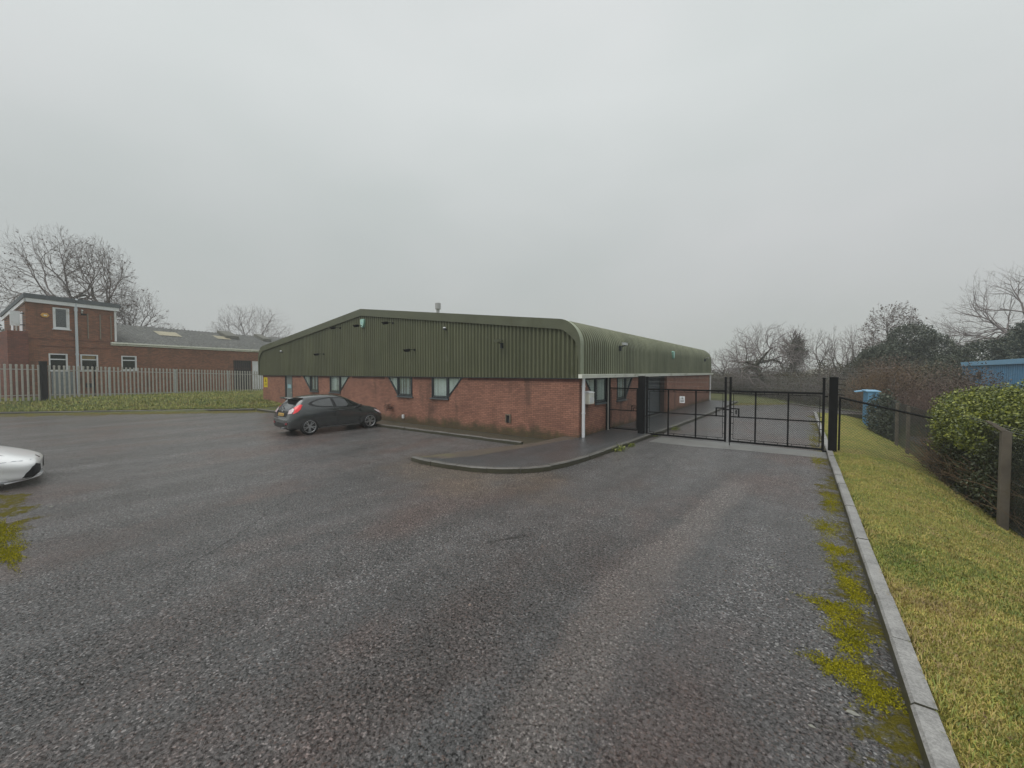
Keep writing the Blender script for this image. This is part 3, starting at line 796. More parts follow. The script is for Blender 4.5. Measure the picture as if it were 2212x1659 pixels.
for i, (x, z, l) in enumerate(((-14.3, 4.70, 'dark floodlight on a long arm, leftmost of the three high on the gable'),
                               (-12.12, 4.66, 'dark floodlight on a long arm just left of the pale green alarm box'),
                               (-9.75, 4.63, 'dark floodlight on a long arm to the right of the pale green alarm box'),
                               (-16.05, 3.33, 'dark floodlight on a long arm, lower left on the green gable'),
                               (-8.2, 3.31, 'dark floodlight on a long arm, lower right on the green gable'))): floodlight(i, x, z, l, 0.36)
def dome(x, z, label):
    t_ = empty('dome_lamp', (x, -0.07, z), 0, label, 'wall lamp', 'small white dome lamps on the gable')
    bm = bmesh.new(); bmesh.ops.create_uvsphere(bm, u_segments=16, v_segments=8, radius=0.07)
    me = bpy.data.meshes.new('cover'); bm.to_mesh(me); bm.free(); me.materials.append(M['white'])
    o = bpy.data.objects.new('cover', me); C.objects.link(o); o.parent = t_; o.location = (0, -0.10, 0.04); o.scale = (1, 1, 0.8)
    b = MB(); b.tube((0, -0.10, -0.02), (0, -0.10, 0.04), 0.073, n=14); b.box(-0.03, 0.03, -0.10, 0.03, -0.03, 0.0); b.build('bracket', M['frame'], t_)
dome(-21.12, 3.6, 'small white dome lamp at the far left of the green gable')
dome(-6.16, 4.10, 'small white dome lamp on the gable left of the bracketed camera')
def cctv(loc, rz, label, mat='trim'):
    t_ = empty('security_camera', loc, rz, label, 'security camera')
    b = MB(); b.box(-0.03, 0.03, -0.12, 0.0, -0.22, -0.02); b.tube((0, -0.02, -0.1), (0, -0.25, -0.01), 0.02); b.build('bracket', M['frame'], t_)
    b = MB(); b.box(-0.17, 0.17, -0.31, -0.2, 0.0, 0.075); b.build('camera_body', M[mat], t_, bevel=0.012)
    b = MB(); b.box(-0.19, 0.17, -0.32, -0.19, 0.082, 0.092); b.build('sun_hood', M[mat], t_)
    return t_
cctv((-3.15, -0.065, 3.42), 0, 'green security camera on a bracket at the right of the gable')
cctv((0.09, 3.24, 3.36), R(90), 'white security camera on the side cladding near the corner', 'white')
cctv((0.09, 19.7, 3.30), R(90), 'small security camera at the far end of the side cladding', 'galv')
def shield(loc, rz, label, s=1.0):
    t_ = empty('alarm_box', loc, rz, label, 'alarm box')
    P = [(-.17, .16), (-.13, .2), (.13, .2), (.17, .16), (.155, -.02), (.08, -.20), (0, -.24), (-.08, -.20), (-.155, -.02)]
    b = MB(); b.prism([(x * s, z * s) for x, z in P], FR, -0.02, 0.09); b.build('casing', M['tealdark'], t_, bevel=0.008)
    b = MB(); b.prism([(x * s * .9, z * s * .9 + .01) for x, z in P], FR, 0.09, 0.096); b.build('cover', M['teal'], t_)
    b = MB(); b.prism([(-.05 * s, .06 * s), (.05 * s, .06 * s), (.03 * s, -.03 * s), (0, -.06 * s), (-.03 * s, -.03 * s)], FR, 0.096, 0.099); b.build('emblem', M['signblue'], t_)
shield((-12.14, -0.065, 4.80), 0, 'pale green shield shaped alarm box below the gable ridge')
shield((0.09, 11.13, 3.27), R(90), 'pale green shield shaped alarm box on the side cladding', 0.95)
def meterbox():
    t_ = empty('cable_box', (-9.08, -0.002, 0.22), 0, 'small white plastic box low on the front brick wall', 'junction box')
    b = MB(); b.box(-0.06, 0.06, -0.07, 0, -0.08, 0.09); b.build('cover', M['white'], t_, bevel=0.01)
    b = MB(); b.tube((0.0, -0.03, -0.12), (0.0, -0.03, -0.08), 0.012); b.build('cable', M['galv'], t_)
meterbox()
def airbrick(x, z, label, w=.12, h=.16):
    t_ = empty('wall_vent', (x, -0.003, z), 0, label, 'vent')
    b = MB(); b.box(-w, w, -0.06, 0, h - .04, h); b.box(-w, -w + .04, -0.06, 0, -h, h - .04); b.box(w - .04, w, -0.06, 0, -h, h - .04); b.build('hood', plain('vent_stone', (0.2, 0.16, 0.12), 0.8, grime=(0.09, 0.06, 0.03)), t_)
    b = MB(); b.box(-w + .04, w - .04, -0.02, 0, -h, h - .04); b.build('opening', M['dark'], t_)
airbrick(-2.92, 0.56, 'square stone vent low in the brickwork near the right corner')
def flue_cage():
    t_ = empty('boiler_flue', (-9.95, 0, 0.62), 0, 'rusty caged boiler flue on the wall above the dark car bonnet', 'flue')
    b = MB(); b.tube((0, -0.02, 0), (0, -0.3, 0), 0.07, n=12); b.tube((0, -0.2, 0.03), (0, -0.2, 0.16), 0.05, n=10); b.build('pipe', plain('rust', (0.13, 0.06, 0.04), 0.8), t_)
    b = MB()
    for a in range(8):
        x = 0.15 * math.cos(a * math.pi / 4); z = 0.15 * math.sin(a * math.pi / 4)
        b.tube((x, 0, z), (x, -0.36, z), 0.008, n=4); x2 = 0.15 * math.cos((a + 1) * math.pi / 4); z2 = 0.15 * math.sin((a + 1) * math.pi / 4)
        b.tube((x, -0.36, z), (x2, -0.36, z2), 0.008, n=4)
    b.build('cage', plain('rustcage', (0.12, 0.075, 0.06), 0.8), t_)
flue_cage()
def sign(name, loc, rz, w, h, mat, label, draw, cat='sign', thick=0.006):
    t_ = empty(name, loc, rz, label, cat)
    b = MB(); b.prism([(-w / 2, -h / 2), (w / 2, -h / 2), (w / 2, h / 2), (-w / 2, h / 2)], FR, 0, thick); b.build('plate', mat, t_)
    b = MB(); draw(b, thick); b.build('print', M['ink'], t_); return t_
def draw_yellow(b, t):
    b.prism([(-.16, .02), (.16, .02), (0, .28)], FR, t, t + .002)
    for z, w in ((-.10, .2), (-.15, .17), (-.2, .19)): b.prism([(-w, z - .014), (w, z - .014), (w, z + .014), (-w, z + .014)], FR, t, t + .002)
t_ = sign('warning_sign', (-23.85, -0.004, 1.61), 0, 0.56, 0.68, M['yellow'], 'yellow warning sign with dark triangle at the left end of the brick wall', draw_yellow)
t_.children[1].data.materials[0] = plain('ochre_print', (0.30, 0.22, 0.02), 0.5)
def draw_blue(b, t):
    for z, w in ((0.03, .14), (-0.02, .16)): b.prism([(-w + .03, z - .008), (w, z - .008), (w, z + .008), (-w + .03, z + .008)], FR, t, t + .002)
t_ = sign('door_sign', (-20.5, 0.046, 1.40), 0, 0.46, 0.24, M['signblue'], 'pale blue notice on the grey door', draw_blue)
t_.children[1].data.materials[0] = plain('pale_print', (0.5, 0.62, 0.64), 0.5)
def postbox():
    t_ = empty('post_box', (0.005, 0.62, 1.42), R(90), 'white post box with pitched lid on the wall beside the downpipe', 'post box')
    b = MB(); b.box(-.2, .2, -.17, 0, -.21, .17); b.build('case', M['cream'], t_, bevel=0.01)
    b = MB(); b.add([(-.215, 0, .17), (.215, 0, .17), (.215, -.19, .17), (-.215, -.19, .17), (-.215, 0, .235), (.215, 0, .235), (.215, -.15, .2), (-.215, -.15, .2)], [(0, 1, 2, 3), (4, 7, 6, 5), (3, 2, 6, 7), (0, 3, 7, 4), (1, 5, 6, 2), (0, 4, 5, 1)]); b.build('lid', M['white'], t_)
    b = MB(); b.box(-.15, .15, -.176, -.171, .08, .1); b.box(-.15, .15, -.175, -.171, -.16, .04); b.build('flap', M['white'], t_)
postbox()

# ------------------------------------------------------------------ gates
GY = 2.2
def mesh_panel(b, x0, x1, z0, z1, y, pitch=0.062, r=0.0027, M3=None):
    # diamonds of twisted wire as thin three-sided rods
    M3 = M3 or (lambda x, z: (x, y, z))
    W, H = x1 - x0, z1 - z0
    for s in (1, -1):
        k = -H
        while k < W:
            a0, c0 = (k, 0) if k >= 0 else (0, -k)
            L = min(W - a0, H - c0)
            if L > 0.01:
                p, q = ((x0 + a0, z0 + c0), (x0 + a0 + L, z0 + c0 + L)) if s == 1 else ((x1 - a0, z0 + c0), (x1 - a0 - L, z0 + c0 + L))
                P0, P1 = Vector(M3(*p)), Vector(M3(*q))
                b.tube(P0, P1, r, n=3, cap=False)
            k += pitch
def barbed(b, p, q, r=0.002, step=0.11):
    b.tube(p, q, r, n=4, cap=False)
    p, q = Vector(p), Vector(q); L = (q - p).length; n = int(L / step)
    for i in range(n):
        c = p.lerp(q, (i + 0.5) / n); u = Vector(((i * 37 % 7) / 7 - 0.5, 0.6, (i * 53 % 11) / 11 - 0.5)).normalized() * 0.016
        b.tube(c - u, c + u, 0.0014, n=3, cap=False)
def leaf(x0, x1, hinge, label):
    t_ = empty('gate_leaf', (x0 if hinge < 0 else x1, GY, 0), 0, label, 'gate', 'two leaves of the black vehicle gate')
    ox = x0 if hinge < 0 else x1
    b = MB(); zb_, zt_ = 0.10, 1.73; X = lambda v: v - ox
    for x in (x0 + .03, x1 - .03): b.box(X(x) - .03, X(x) + .03, -.03, .03, zb_ - .01, 2.15)
    b.box(X(x0) + .06, X(x1) - .06, -.028, .028, zb_, zb_ + .055); b.box(X(x0) + .06, X(x1) - .06, -.028, .028, zt_ - .055, zt_)
    b.build('frame', M['black'], t_)
    b = MB(); b.box(X(x0) + .06, X(x1) - .06, -.02, .02, .885, .92); b.build('mid_rail', M['black'], t_)
    for f in (0.30, 0.645):
        b = MB(); x = x0 + (x1 - x0) * f; b.box(X(x) - .021, X(x) + .021, -.024, .024, zb_ + .055, zt_ - .055); b.build('upright', M['black'], t_)
    b = MB()
    i0, i1, j0, j1 = X(x0) + .11, X(x1) - .11, zb_ + .10, zt_ - .10
    for p, q in (((i0, j0), (i1, j0)), ((i0, j1), (i1, j1)), ((i0, j0), (i0, j1)), ((i1, j0), (i1, j1))): b.tube((p[0], 0.03, p[1]), (q[0], 0.03, q[1]), 0.009, n=5)
    k = i0 + .15
    while k < i1: b.box(k - .008, k + .008, -.01, .035, zb_ + .05, j0); b.box(k - .008, k + .008, -.01, .035, j1, zt_ - .05); k += .34
    k = j0 + .15
    while k < j1: b.box(X(x0) + .05, i0, -.01, .035, k - .008, k + .008); b.box(i1, X(x1) - .05, -.01, .035, k - .008, k + .008); k += .34
    b.build('stretcher_bar', M['black'], t_)
    b = MB(); mesh_panel(b, i0, i1, j0, j1, 0.03); b.build('chain_link', M['wire'], t_, fix=False)
    b = MB()
    for z in (1.83, 1.97, 2.11): barbed(b, (X(x0) + .03, 0, z), (X(x1) - .03, 0, z))
    b.build('barbed_wire', M['wiregrey'], t_, fix=False)
    for x, sg in ((x0 + .03, -1), (x1 - .03, 1)):
        for z in (1.83, 1.97, 2.12): b = MB(); b.box(X(x) - .055, X(x) + .055, -.006, .006, z - .006, z + .006); b.build('wire_hook', M['black'], t_)
    return t_, X
lf, X = leaf(1.52, 4.055, -1, 'left leaf of the black chain link gate, hung on the wide post')
b = MB(); b.box(X(3.75), X(4.0), -.06, -.03, 1.14, 1.18); b.box(X(3.75), X(3.79), -.058, -.032, .90, 1.14); b.box(X(3.95), X(4.2), -.075, -.062, 1.10, 1.145); b.build('latch', M['black'], lf)
rf, X = leaf(4.13, 6.50, 1, 'right leaf of the black chain link gate, with the drop bolt')
b = MB(); b.box(X(4.19), X(4.42), -.06, -.03, 1.14, 1.175); b.box(X(4.38), X(4.42), -.058, -.032, .90, 1.14); b.tube((X(4.33), -.05, 1.12), (X(4.33), -.05, 1.0), .022); b.build('latch', M['black'], rf)
b = MB(); b.tube((X(4.16), -.05, 0.005), (X(4.16), -.05, .75), .012); b.build('drop_bolt', M['black'], rf)
for zh in (.06, 1.6): b = MB(); b.box(X(6.46), X(6.56), -.04, .04, zh, zh + .04); b.build('hinge', M['black'], rf)

def gpost(x, w, label, gap):
    t_ = empty('gate_post', (x, GY, 0), 0, label, 'gate post')
    b = MB(); b.box(-w / 2, w / 2, -w / 2, w / 2, -0.1, 2.15); b.build('post', M['black'], t_, bevel=0.006)
    b = MB(); b.box(-w / 2 - .004, w / 2 + .004, -w / 2 - .004, w / 2 + .004, 2.152, 2.165); b.build('cap', M['black'], t_)
    for z in ((1.68, 1.83, 1.97, 2.12) if gap else ()):
        b = MB(); b.tube((gap * w / 2, 0, z), (gap * (w / 2 + .16), 0, z - .02), .008, n=5); b.build('wire_hook', M['black'], t_)
    return t_
gpost(1.36, 0.20, 'wide black steel gate post on the footpath kerb', 0)
rp = gpost(6.68, 0.19, 'wide black steel gate post on the grass, right of the gate', 1)
# pedestrian gate
def pgate():
    t_ = empty('pedestrian_gate', (0.02, GY + .03, 0), 0, 'narrow black pedestrian gate between the wall and the wide post', 'gate')
    b = MB(); b.box(0.0, .05, -.05, .0, .12, 2.1); b.build('hinge_post', M['black'], t_)
    b = MB(); x0, x1 = .11, 1.2
    b.box(x0, x0 + .05, -.025, .025, .16, 2.1); b.box(x1 - .04, x1, -.022, .022, .2, 1.73); b.box(x0 + .05, x1 - .04, -.022, .022, .19, .235); b.box(x0 + .05, x1 - .04, -.022, .022, 1.685, 1.73)
    b.build('frame', M['black'], t_)
    b = MB(); b.box(x0 + .05, x1 - .04, -.018, .018, .885, .92); b.build('mid_rail', M['black'], t_)
    b = MB(); mesh_panel(b, x0 + .08, x1 - .07, .26, 1.65, 0.02); b.build('chain_link', M['wire'], t_, fix=False)
    b = MB()
    for p, q in (((x0 + .08, .26), (x1 - .07, .26)), ((x0 + .08, 1.65), (x1 - .07, 1.65)), ((x0 + .08, .26), (x0 + .08, 1.65)), ((x1 - .07, .26), (x1 - .07, 1.65))): b.tube((p[0], .02, p[1]), (q[0], .02, q[1]), .008, n=5)
    b.build('stretcher_bar', M['black'], t_)
    b = MB(); b.box(.98, 1.2, -.06, -.03, 1.07, 1.10); b.box(.98, 1.01, -.058, -.032, .9, 1.07); b.tube((1.06, -.05, .92), (1.06, -.05, 1.02), .015); b.box(1.05, 1.2, -.064, -.058, 1.0, 1.03); b.build('latch', M['black'], t_)
    b = MB(); b.box(.055, .105, -.02, .02, .12, 2.1); b.build('gap_strip', M['galv'], t_)
pgate()
def draw_cctv(b, t):
    for p, q in (((-.06, .01), (.06, .01)), ((-.06, .01), (0, .09)), ((.06, .01), (0, .09))): b.bar(p, q, .006, FR, t, t + .002)
    b.prism([(-.018, .025), (.018, .025), (.022, .05), (-.01, .055)], FR, t + .0005, t + .0025)
    for z, w in ((-.03, .06), (-.05, .055), (-.07, .06)): b.prism([(-w, z - .005), (w, z - .005), (w, z + .005), (-w, z + .005)], FR, t, t + .002)
sign('camera_notice', (2.73, GY - 0.005, 1.38), 0, 0.165, 0.225, M['white'], 'small white camera notice with a triangle on the left gate leaf', draw_cctv)

# ------------------------------------------------------------------ fence down the bank and along its foot
FX = 8.88
def chain_fence():
    t_ = empty('chain_link_fence', (FX, 0, 0), 0, 'chain link fence on cranked concrete posts at the foot of the grass bank', 'fence')
    ys = [-11.35, -9.33, -7.31, -5.29, -3.27, -1.25, 0.78, 2.81, 4.84, 6.87, 8.9, 10.93, 12.96, 15.0]
    g = [float(hgt(FX, y)) for y in ys]
    for y, z in zip(ys, g):
        if 0 < y < 5: continue               # swallowed by the ivy
        b = MB(); h = 1.72
        if y > 5:
            b.box(-.045, .045, y - .045, y + .045, z - .3, z + 1.62); b.build('concrete_post', M['post'], t_, bevel=0.006); continue
        b.box(-.06, .06, y - .06, y + .06, z - .3, z + h - .02)
        # the arm cranks away from the camera side, along the fence
        q = [(-.06, y - .06), (.06, y - .06), (.06, y + .06), (-.06, y + .06)]
        vs = [(x, yy, z + h - .02) for x, yy in q] + [(x * .55 - .22, y + (yy - y) * .6, z + h + .16) for x, yy in q]
        b.add(vs, [(0, 3, 2, 1), (4, 5, 6, 7), (0, 1, 5, 4), (1, 2, 6, 5), (2, 3, 7, 6), (3, 0, 4, 7)])
        b.build('concrete_post', M['post'], t_, bevel=0.008)
    b = MB()
    for i in range(len(ys) - 1):
        z0 = g[i] + .05
        mesh_panel(b, ys[i], ys[i + 1], 0, 1.6, 0, pitch=0.07, r=0.0024, M3=lambda a, z, i=i: (.075, a, z + g[i] + (g[i + 1] - g[i]) * (a - ys[i]) / (ys[i + 1] - ys[i]) + .03))
    b.build('chain_link', M['wire'], t_, fix=False)
    b = MB()
    for i in range(len(ys) - 1):
        for dz in (.06, .85, 1.62): b.tube((.08, ys[i], g[i] + dz), (.08, ys[i + 1], g[i + 1] + dz), .003, n=4)
        for k, dz in enumerate((1.74, 1.80, 1.86)): barbed(b, (-.07 * (k + 1) + .03, ys[i], g[i] + dz), (-.07 * (k + 1) + .03, ys[i + 1], g[i + 1] + dz)) if ys[i] < 0 else None
    b.build('line_wire', M['wiregrey'], t_, fix=False)
chain_fence()
def bank_fence():
    t_ = empty('bank_fence', (6.80, 2.15, 0), 0, 'chain link panel with a sloping black top rail running down the bank', 'fence')
    b = MB(); b.tube((0, 0, 1.61), (2.0, 0, 1.10), .026, n=8); b.tube((0.02, 0, .15), (.02, 0, 1.62), .022); b.tube((2.0, 0, .9), (2.0, 0, 1.12), .026); b.build('rail', M['black'], t_)
    b = MB(); mesh_panel(b, 0.04, 2.0, 0, 1.5, 0, pitch=.075, r=.0026, M3=lambda x, z: (x, 0.01, z + 0.06 + (float(hgt(6.8 + x, 2.15)) - 0.10) * 0.8 * min(1, 0.2 + x / 2)))
    b.build('chain_link', M['wire'], t_, fix=False)
bank_fence()
def far_fence():
    t_ = empty('boundary_fence', (0, 0, 0), 0, 'far chain link fence with thin posts and barbed wire behind the apron', 'fence')
    pts = [(9.9, 17.5), (7.3, 20.6), (4.3, 26.2), (1.3, 32.0), (-1.6, 32.6), (-8.0, 33.2)]
    P = [Vector((*p, 0)) for p in pts]; posts = []
    for a, c in zip(P[:-1], P[1:]):
        n = max(1, round((c - a).length / 2.9))
        for k in range(n): posts.append(a.lerp(c, k / n))
    posts.append(P[-1])
    for p in posts:
        b = MB(); b.tube((p.x, p.y, -.2), (p.x, p.y, 2.2), .028, n=6); b.tube((p.x, p.y, 2.2), (p.x + .15, p.y - .2, 2.5), .02, n=5); b.build('fence_post', M['post'], t_)
    b = MB()
    for a, c in zip(posts[:-1], posts[1:]):
        L = (c - a).length; d = (c - a).normalized()
        mesh_panel(b, 0, L, .05, 1.9, 0, pitch=.09, r=.0022, M3=lambda x, z, a=a, d=d: (a.x + d.x * x, a.y + d.y * x, z))
        for z in (.05, 1.0, 1.95, 2.2, 2.36, 2.5): b.tube((a.x, a.y, z), (c.x, c.y, z), .0045, n=4)
    b.build('chain_link', M['wiregrey'], t_, fix=False)
far_fence()

# ------------------------------------------------------------------ plants
def frames(d):
    up = np.where(np.abs(d[:, 2:3]) > 0.95, np.array([[1.0, 0, 0]]), np.array([[0, 0, 1.0]]))
    u = np.cross(d, up); u /= np.linalg.norm(u, axis=1, keepdims=True) + 1e-9
    return u, np.cross(d, u)
def seg_mesh(name, segs, mat, parent, n=3):
    S = np.array(segs); p, q, r0, r1 = S[:, 0:3], S[:, 3:6], S[:, 6], S[:, 7]
    d = q - p; d /= np.linalg.norm(d, axis=1, keepdims=True) + 1e-9
    u, w = frames(d); V = []
    for (pp, rr) in ((p, r0), (q, r1)):
        for k in range(n):
            a = 2 * math.pi * k / n
            V.append(pp + (u * math.cos(a) + w * math.sin(a)) * rr[:, None])
    V = np.stack(V, 1).reshape(-1, 3); m = len(S); base = np.arange(m)[:, None] * 2 * n
    F = np.concatenate([base + np.array([k, (k + 1) % n, (k + 1) % n + n, k + n])[None, :] for k in range(n)], 0)
    return np_mesh(name, V, F, mat, parent)
def cards(name, Pt, size, mat, parent=None, rng=None, flat=0.0, aspect=1.0):
    rng = rng or np.random.default_rng(1); n = len(Pt)
    a = rng.normal(size=(n, 3)); a[:, 2] *= (1 - flat); a /= np.linalg.norm(a, axis=1, keepdims=True)
    u, w = frames(a); s = size * rng.uniform(0.6, 1.4, (n, 1))
    th = rng.uniform(0, 6.28, (n, 1)); u2 = u * np.cos(th) + w * np.sin(th); w2 = -u * np.sin(th) + w * np.cos(th)
    Q = np.stack([Pt - u2 * s, Pt + w2 * s * 0.6 * aspect, Pt + u2 * s, Pt - w2 * s * 0.6 * aspect], 1)
    return np_mesh(name, Q.reshape(-1, 3), np.arange(4 * n).reshape(n, 4), mat, parent)

def grow(rng, H, spread=0.6, trunk=0.2, limbs=6, fan=(5, 4, 4, 3), r0=0.2, up=0.35, lean=(0, 0), wob=0.18, forks=1, minr=0.008):
    """bare crown: trunk segments, branch segments, tips"""
    T, B, tips = [], [], []
    def bend(p, d, L, r, n, out, rend):
        for i in range(n):
            d = (d + Vector((rng.uniform(-1, 1), rng.uniform(-1, 1), rng.uniform(-1, 1))) * wob + Vector((0, 0, up * 0.12))).normalized()
            q = p + d * L / n; ra = r + (rend - r) * (i + 1) / n
            out.append((*p, *q, r + (rend - r) * i / n, ra)); p = q
            yield p, d, ra
    def branch(p, d, L, r, lv):
        nseg = 3 if lv < 3 else 2
        pts = [(Vector(p), d, r)] + list(bend(Vector(p), d, L, r, nseg, B, max(r * 0.45, minr)))
        if lv >= len(fan):
            tips.append(pts[-1][0]); return
        k = fan[lv]
        for i in range(k):
            f = 0.35 + 0.65 * (i + rng.random()) / k; j = min(int(f * nseg) + 1, nseg)
            a, b_ = pts[j - 1][0], pts[j][0]; pp = a.lerp(b_, min(1, f * nseg - (j - 1)) if f * nseg - (j - 1) > 0 else 0.5)
            ax = Vector((rng.uniform(-1, 1), rng.uniform(-1, 1), rng.uniform(-.5, 1)))
            dd = (pts[j][1] + ax.normalized() * rng.uniform(0.45, 1.0) * (0.7 + spread * 0.35) + Vector((0, 0, 0.06))).normalized()
            branch(pp, dd, L * rng.uniform(0.48, 0.72), max(pts[j][2] * 0.62, minr), lv + 1)
    for fk in range(forks):
        p = Vector((rng.uniform(-.3, .3) * (forks - 1), rng.uniform(-.3, .3) * (forks - 1), -0.3)); d = Vector((lean[0] + (rng.uniform(-.25, .25) if forks > 1 else 0), lean[1], 1)).normalized()
        pts = [(p, d, r0)] + list(bend(p, d, H * trunk + .3, r0, 3, T, r0 * 0.75))
        p, d, r = pts[-1]
        # leader carries on upward inside the crown
        lead = [(p, d, r)] + list(bend(p, d, H * 0.42, r, 5, T, r0 * 0.25))
        for i in range(limbs):
            f = (i + rng.random() * 0.6) / limbs; j = min(int(f * 5) + 1, 5)
            a = i * 2.4 + rng.uniform(-.4, .4)
            el = 0.25 + (1 - spread) * 0.7 + f * 0.55
            dd = Vector((math.cos(a) * math.cos(el), math.sin(a) * math.cos(el), math.sin(el)))
            branch(lead[j - 1][0], dd, H * (0.42 - 0.16 * f) * rng.uniform(.8, 1.1), max(lead[j][2] * 0.62, minr), 0)
        branch(lead[-1][0], lead[-1][1], H * 0.26, lead[-1][2] * .8, 0)
    return T, B, tips
def fan_crown(g, top, cz, rx, rz, fork, n, r0, lean=(0, 0), crook=0.05, low=0.0, shell=0.45):
    """every twig tip is drawn inside the crown's ellipsoid; limbs are found by splitting the tips into bundles"""
    d = g.normal(size=(n * 3, 3)); d /= np.linalg.norm(d, axis=1, keepdims=True); d = d[d[:, 2] > low - 0.35][:n]
    rad = (shell + (1 - shell) * g.uniform(0, 1, len(d)) ** 0.5) * (1 + 0.10 * np.sin(d[:, 0] * 6 + d[:, 2] * 5) * np.cos(d[:, 1] * 5))
    tips = np.array([lean[0], lean[1], cz]) + d * rad[:, None] * np.array([rx, rx, rz])
    T, B = [], []
    rr = lambda k: max(0.0055, r0 * (k / n) ** 0.47)
    T.append((0, 0, -.6, lean[0] * .1, lean[1] * .1, fork * .5, r0 * 1.25, r0 * 1.08)); T.append((lean[0] * .1, lean[1] * .1, fork * .5, lean[0] * .25, lean[1] * .25, fork, r0 * 1.08, r0))
    stack = [(np.array([lean[0] * .25, lean[1] * .25, fork]), np.arange(len(tips)), np.array([0, 0, 1.0]))]
    out = []
    while stack:
        p, idx, dr = stack.pop(); k = len(idx)
        if k <= 2:
            for t_ in idx:
                q = tips[t_]; L = np.linalg.norm(q - p); m = p + (q - p) * .5 + dr * L * .10 + g.normal(size=3) * L * crook
                B.append((*p, *m, rr(1), .0055)); B.append((*m, *q, .0055, .004)); e = (q - m) / (np.linalg.norm(q - m) + 1e-6)
                for w_ in range(3):
                    a = m + (q - m) * g.uniform(.1, 1); v = e + g.normal(size=3) * .45 + np.array([0, 0, .2]); B.append((*a, *(a + v * L * .22), .0045, .003))
                out.append(q)
            continue
        P_ = tips[idx]; c = P_.mean(0); step = min(.42, .16 + .5 / math.log2(k + 1)); q = p + (c - p) * step * .75 + dr * np.linalg.norm(c - p) * .10 + g.normal(size=3) * np.linalg.norm(c - p) * crook
        (T if rr(k) > r0 * .35 else B).append((*p, *q, rr(k) * 1.05, rr(k)))
        X_ = P_ - q; dd = X_ / (np.linalg.norm(X_, axis=1, keepdims=True) + 1e-6); ax = np.linalg.svd(dd - dd.mean(0), full_matrices=False)[2][0] + g.normal(size=3) * .25
        pr = dd @ ax; cut = np.quantile(pr, g.uniform(.32, .68)); nd = (q - p) / (np.linalg.norm(q - p) + 1e-6)
        a, b_ = idx[pr <= cut], idx[pr > cut]
        for sub in (a, b_):
            if len(sub): stack.append((q, sub, nd))
    return T, B, np.array(out)
def tree(name, loc, seed, label, cat='tree', group=None, keys=0, twig='twig', ivy=None, top=10, rx=4, fork=3, bottom=None, n=700, r0=.2, lean=(0, 0), crook=.05, low=-.1, shell=.45):
    g = np.random.default_rng(seed); t_ = empty(name, loc, 0, label, cat, group)
    bottom = fork + .3 if bottom is None else bottom; rz = (top - bottom) / 1.3; cz = top - rz
    T, B, tips = fan_crown(g, top, cz, rx, rz, fork, n, r0, lean, crook, low, shell)
    seg_mesh('trunk', T, M['trunk'], t_, 6); seg_mesh('crown', B, M[twig], t_, 3)
    if keys:
        idx = g.choice(len(tips), min(keys, len(tips)), replace=False)
        cards('leaves', (tips[idx][:, None, :] + g.normal(size=(len(idx), 4, 3)) * 0.07).reshape(-1, 3), 0.06, M['keys'], t_, g)
    if ivy:
        pts = []
        for s_ in T + [s for s in B if s[6] > ivy[1]]:
            a, b_ = np.array(s_[:3]), np.array(s_[3:6]); m_ = int(ivy[0] * np.linalg.norm(b_ - a)); f = g.uniform(0, 1, (m_, 1)); c = a * (1 - f) + b_ * f
            pts.append(c + g.normal(size=(m_, 3)) * ivy[2] * np.clip(1.3 - c[:, 2:3] / top, .25, 1))
        cards('ivy', np.concatenate(pts), 0.05, M['ivy'], t_, g)
    return t_

def blob(g, n, lobes):
    """points in a set of ellipsoid lobes (cx,cy,cz,rx,ry,rz), crowded toward the skin, broken up by clumps"""
    w = np.array([l[3] * l[4] * l[5] for l in lobes]) ** 0.67; idx = g.choice(len(lobes), n, p=w / w.sum()); L = np.array(lobes)[idx]
    d = g.normal(size=(n, 3)); d /= np.linalg.norm(d, axis=1, keepdims=True)
    ph = np.sin(d[:, 0] * 7 + idx) * np.cos(d[:, 1] * 6 + idx * 2) * np.sin(d[:, 2] * 8)
    ph2 = np.sin(d[:, 0] * 17 + idx * 3) * np.sin(d[:, 1] * 15 + idx) * np.cos(d[:, 2] * 13 + idx)
    rad = (0.62 + 0.38 * g.uniform(0, 1, n) ** 0.6) * (1 + 0.17 * ph + 0.12 * ph2) + g.normal(size=n) * 0.05
    return L[:, :3] + d * L[:, 3:] * rad[:, None]
def bush(name, loc, seed, lobes, n, size, mat, label, cat='bush', group=None, stems=True, hgt_=1.0, twigs=0, twigmat='twigbrown'):
    g = np.random.default_rng(seed); t_ = empty(name, loc, 0, label, cat, group)
    cards('foliage', blob(g, n, lobes), size, M[mat], t_, g)
    rng = random.Random(seed); S = []
    for k in range(6 if stems else 2):
        l = rng.choice(lobes); p = Vector((rng.uniform(-.2, .2), rng.uniform(-.2, .2), -.3)); q = Vector((l[0], l[1], l[2]))
        m = p.lerp(q, .5) + Vector((rng.uniform(-.2, .2), rng.uniform(-.2, .2), 0))
        S += [(*p, *m, .06 * hgt_, .045 * hgt_), (*m, *q, .045 * hgt_, .02 * hgt_)]
    seg_mesh('trunk', S, M['trunk'], t_, 5)
    if twigs:
        S = []
        for k in range(twigs):
            l = rng.choice(lobes); p = Vector((l[0] + rng.gauss(0, l[3] * .5), l[1] + rng.gauss(0, l[4] * .5), l[2] - l[5] * rng.uniform(0, .9)))
            d = Vector((rng.gauss(0, .5), rng.gauss(0, .5), rng.uniform(.3, 1.2))).normalized(); Lg = l[5] * rng.uniform(.4, 1.1)
            for s_ in range(3):
                q = p + d * Lg / 3; S.append((*p, *q, .008 * (1 - s_ * .25), .006 * (1 - s_ * .25))); p = q; d = (d + Vector((rng.gauss(0, .25), rng.gauss(0, .25), -.12))).normalized()
        seg_mesh('twigs', S, M[twigmat], t_, 3)
    return t_

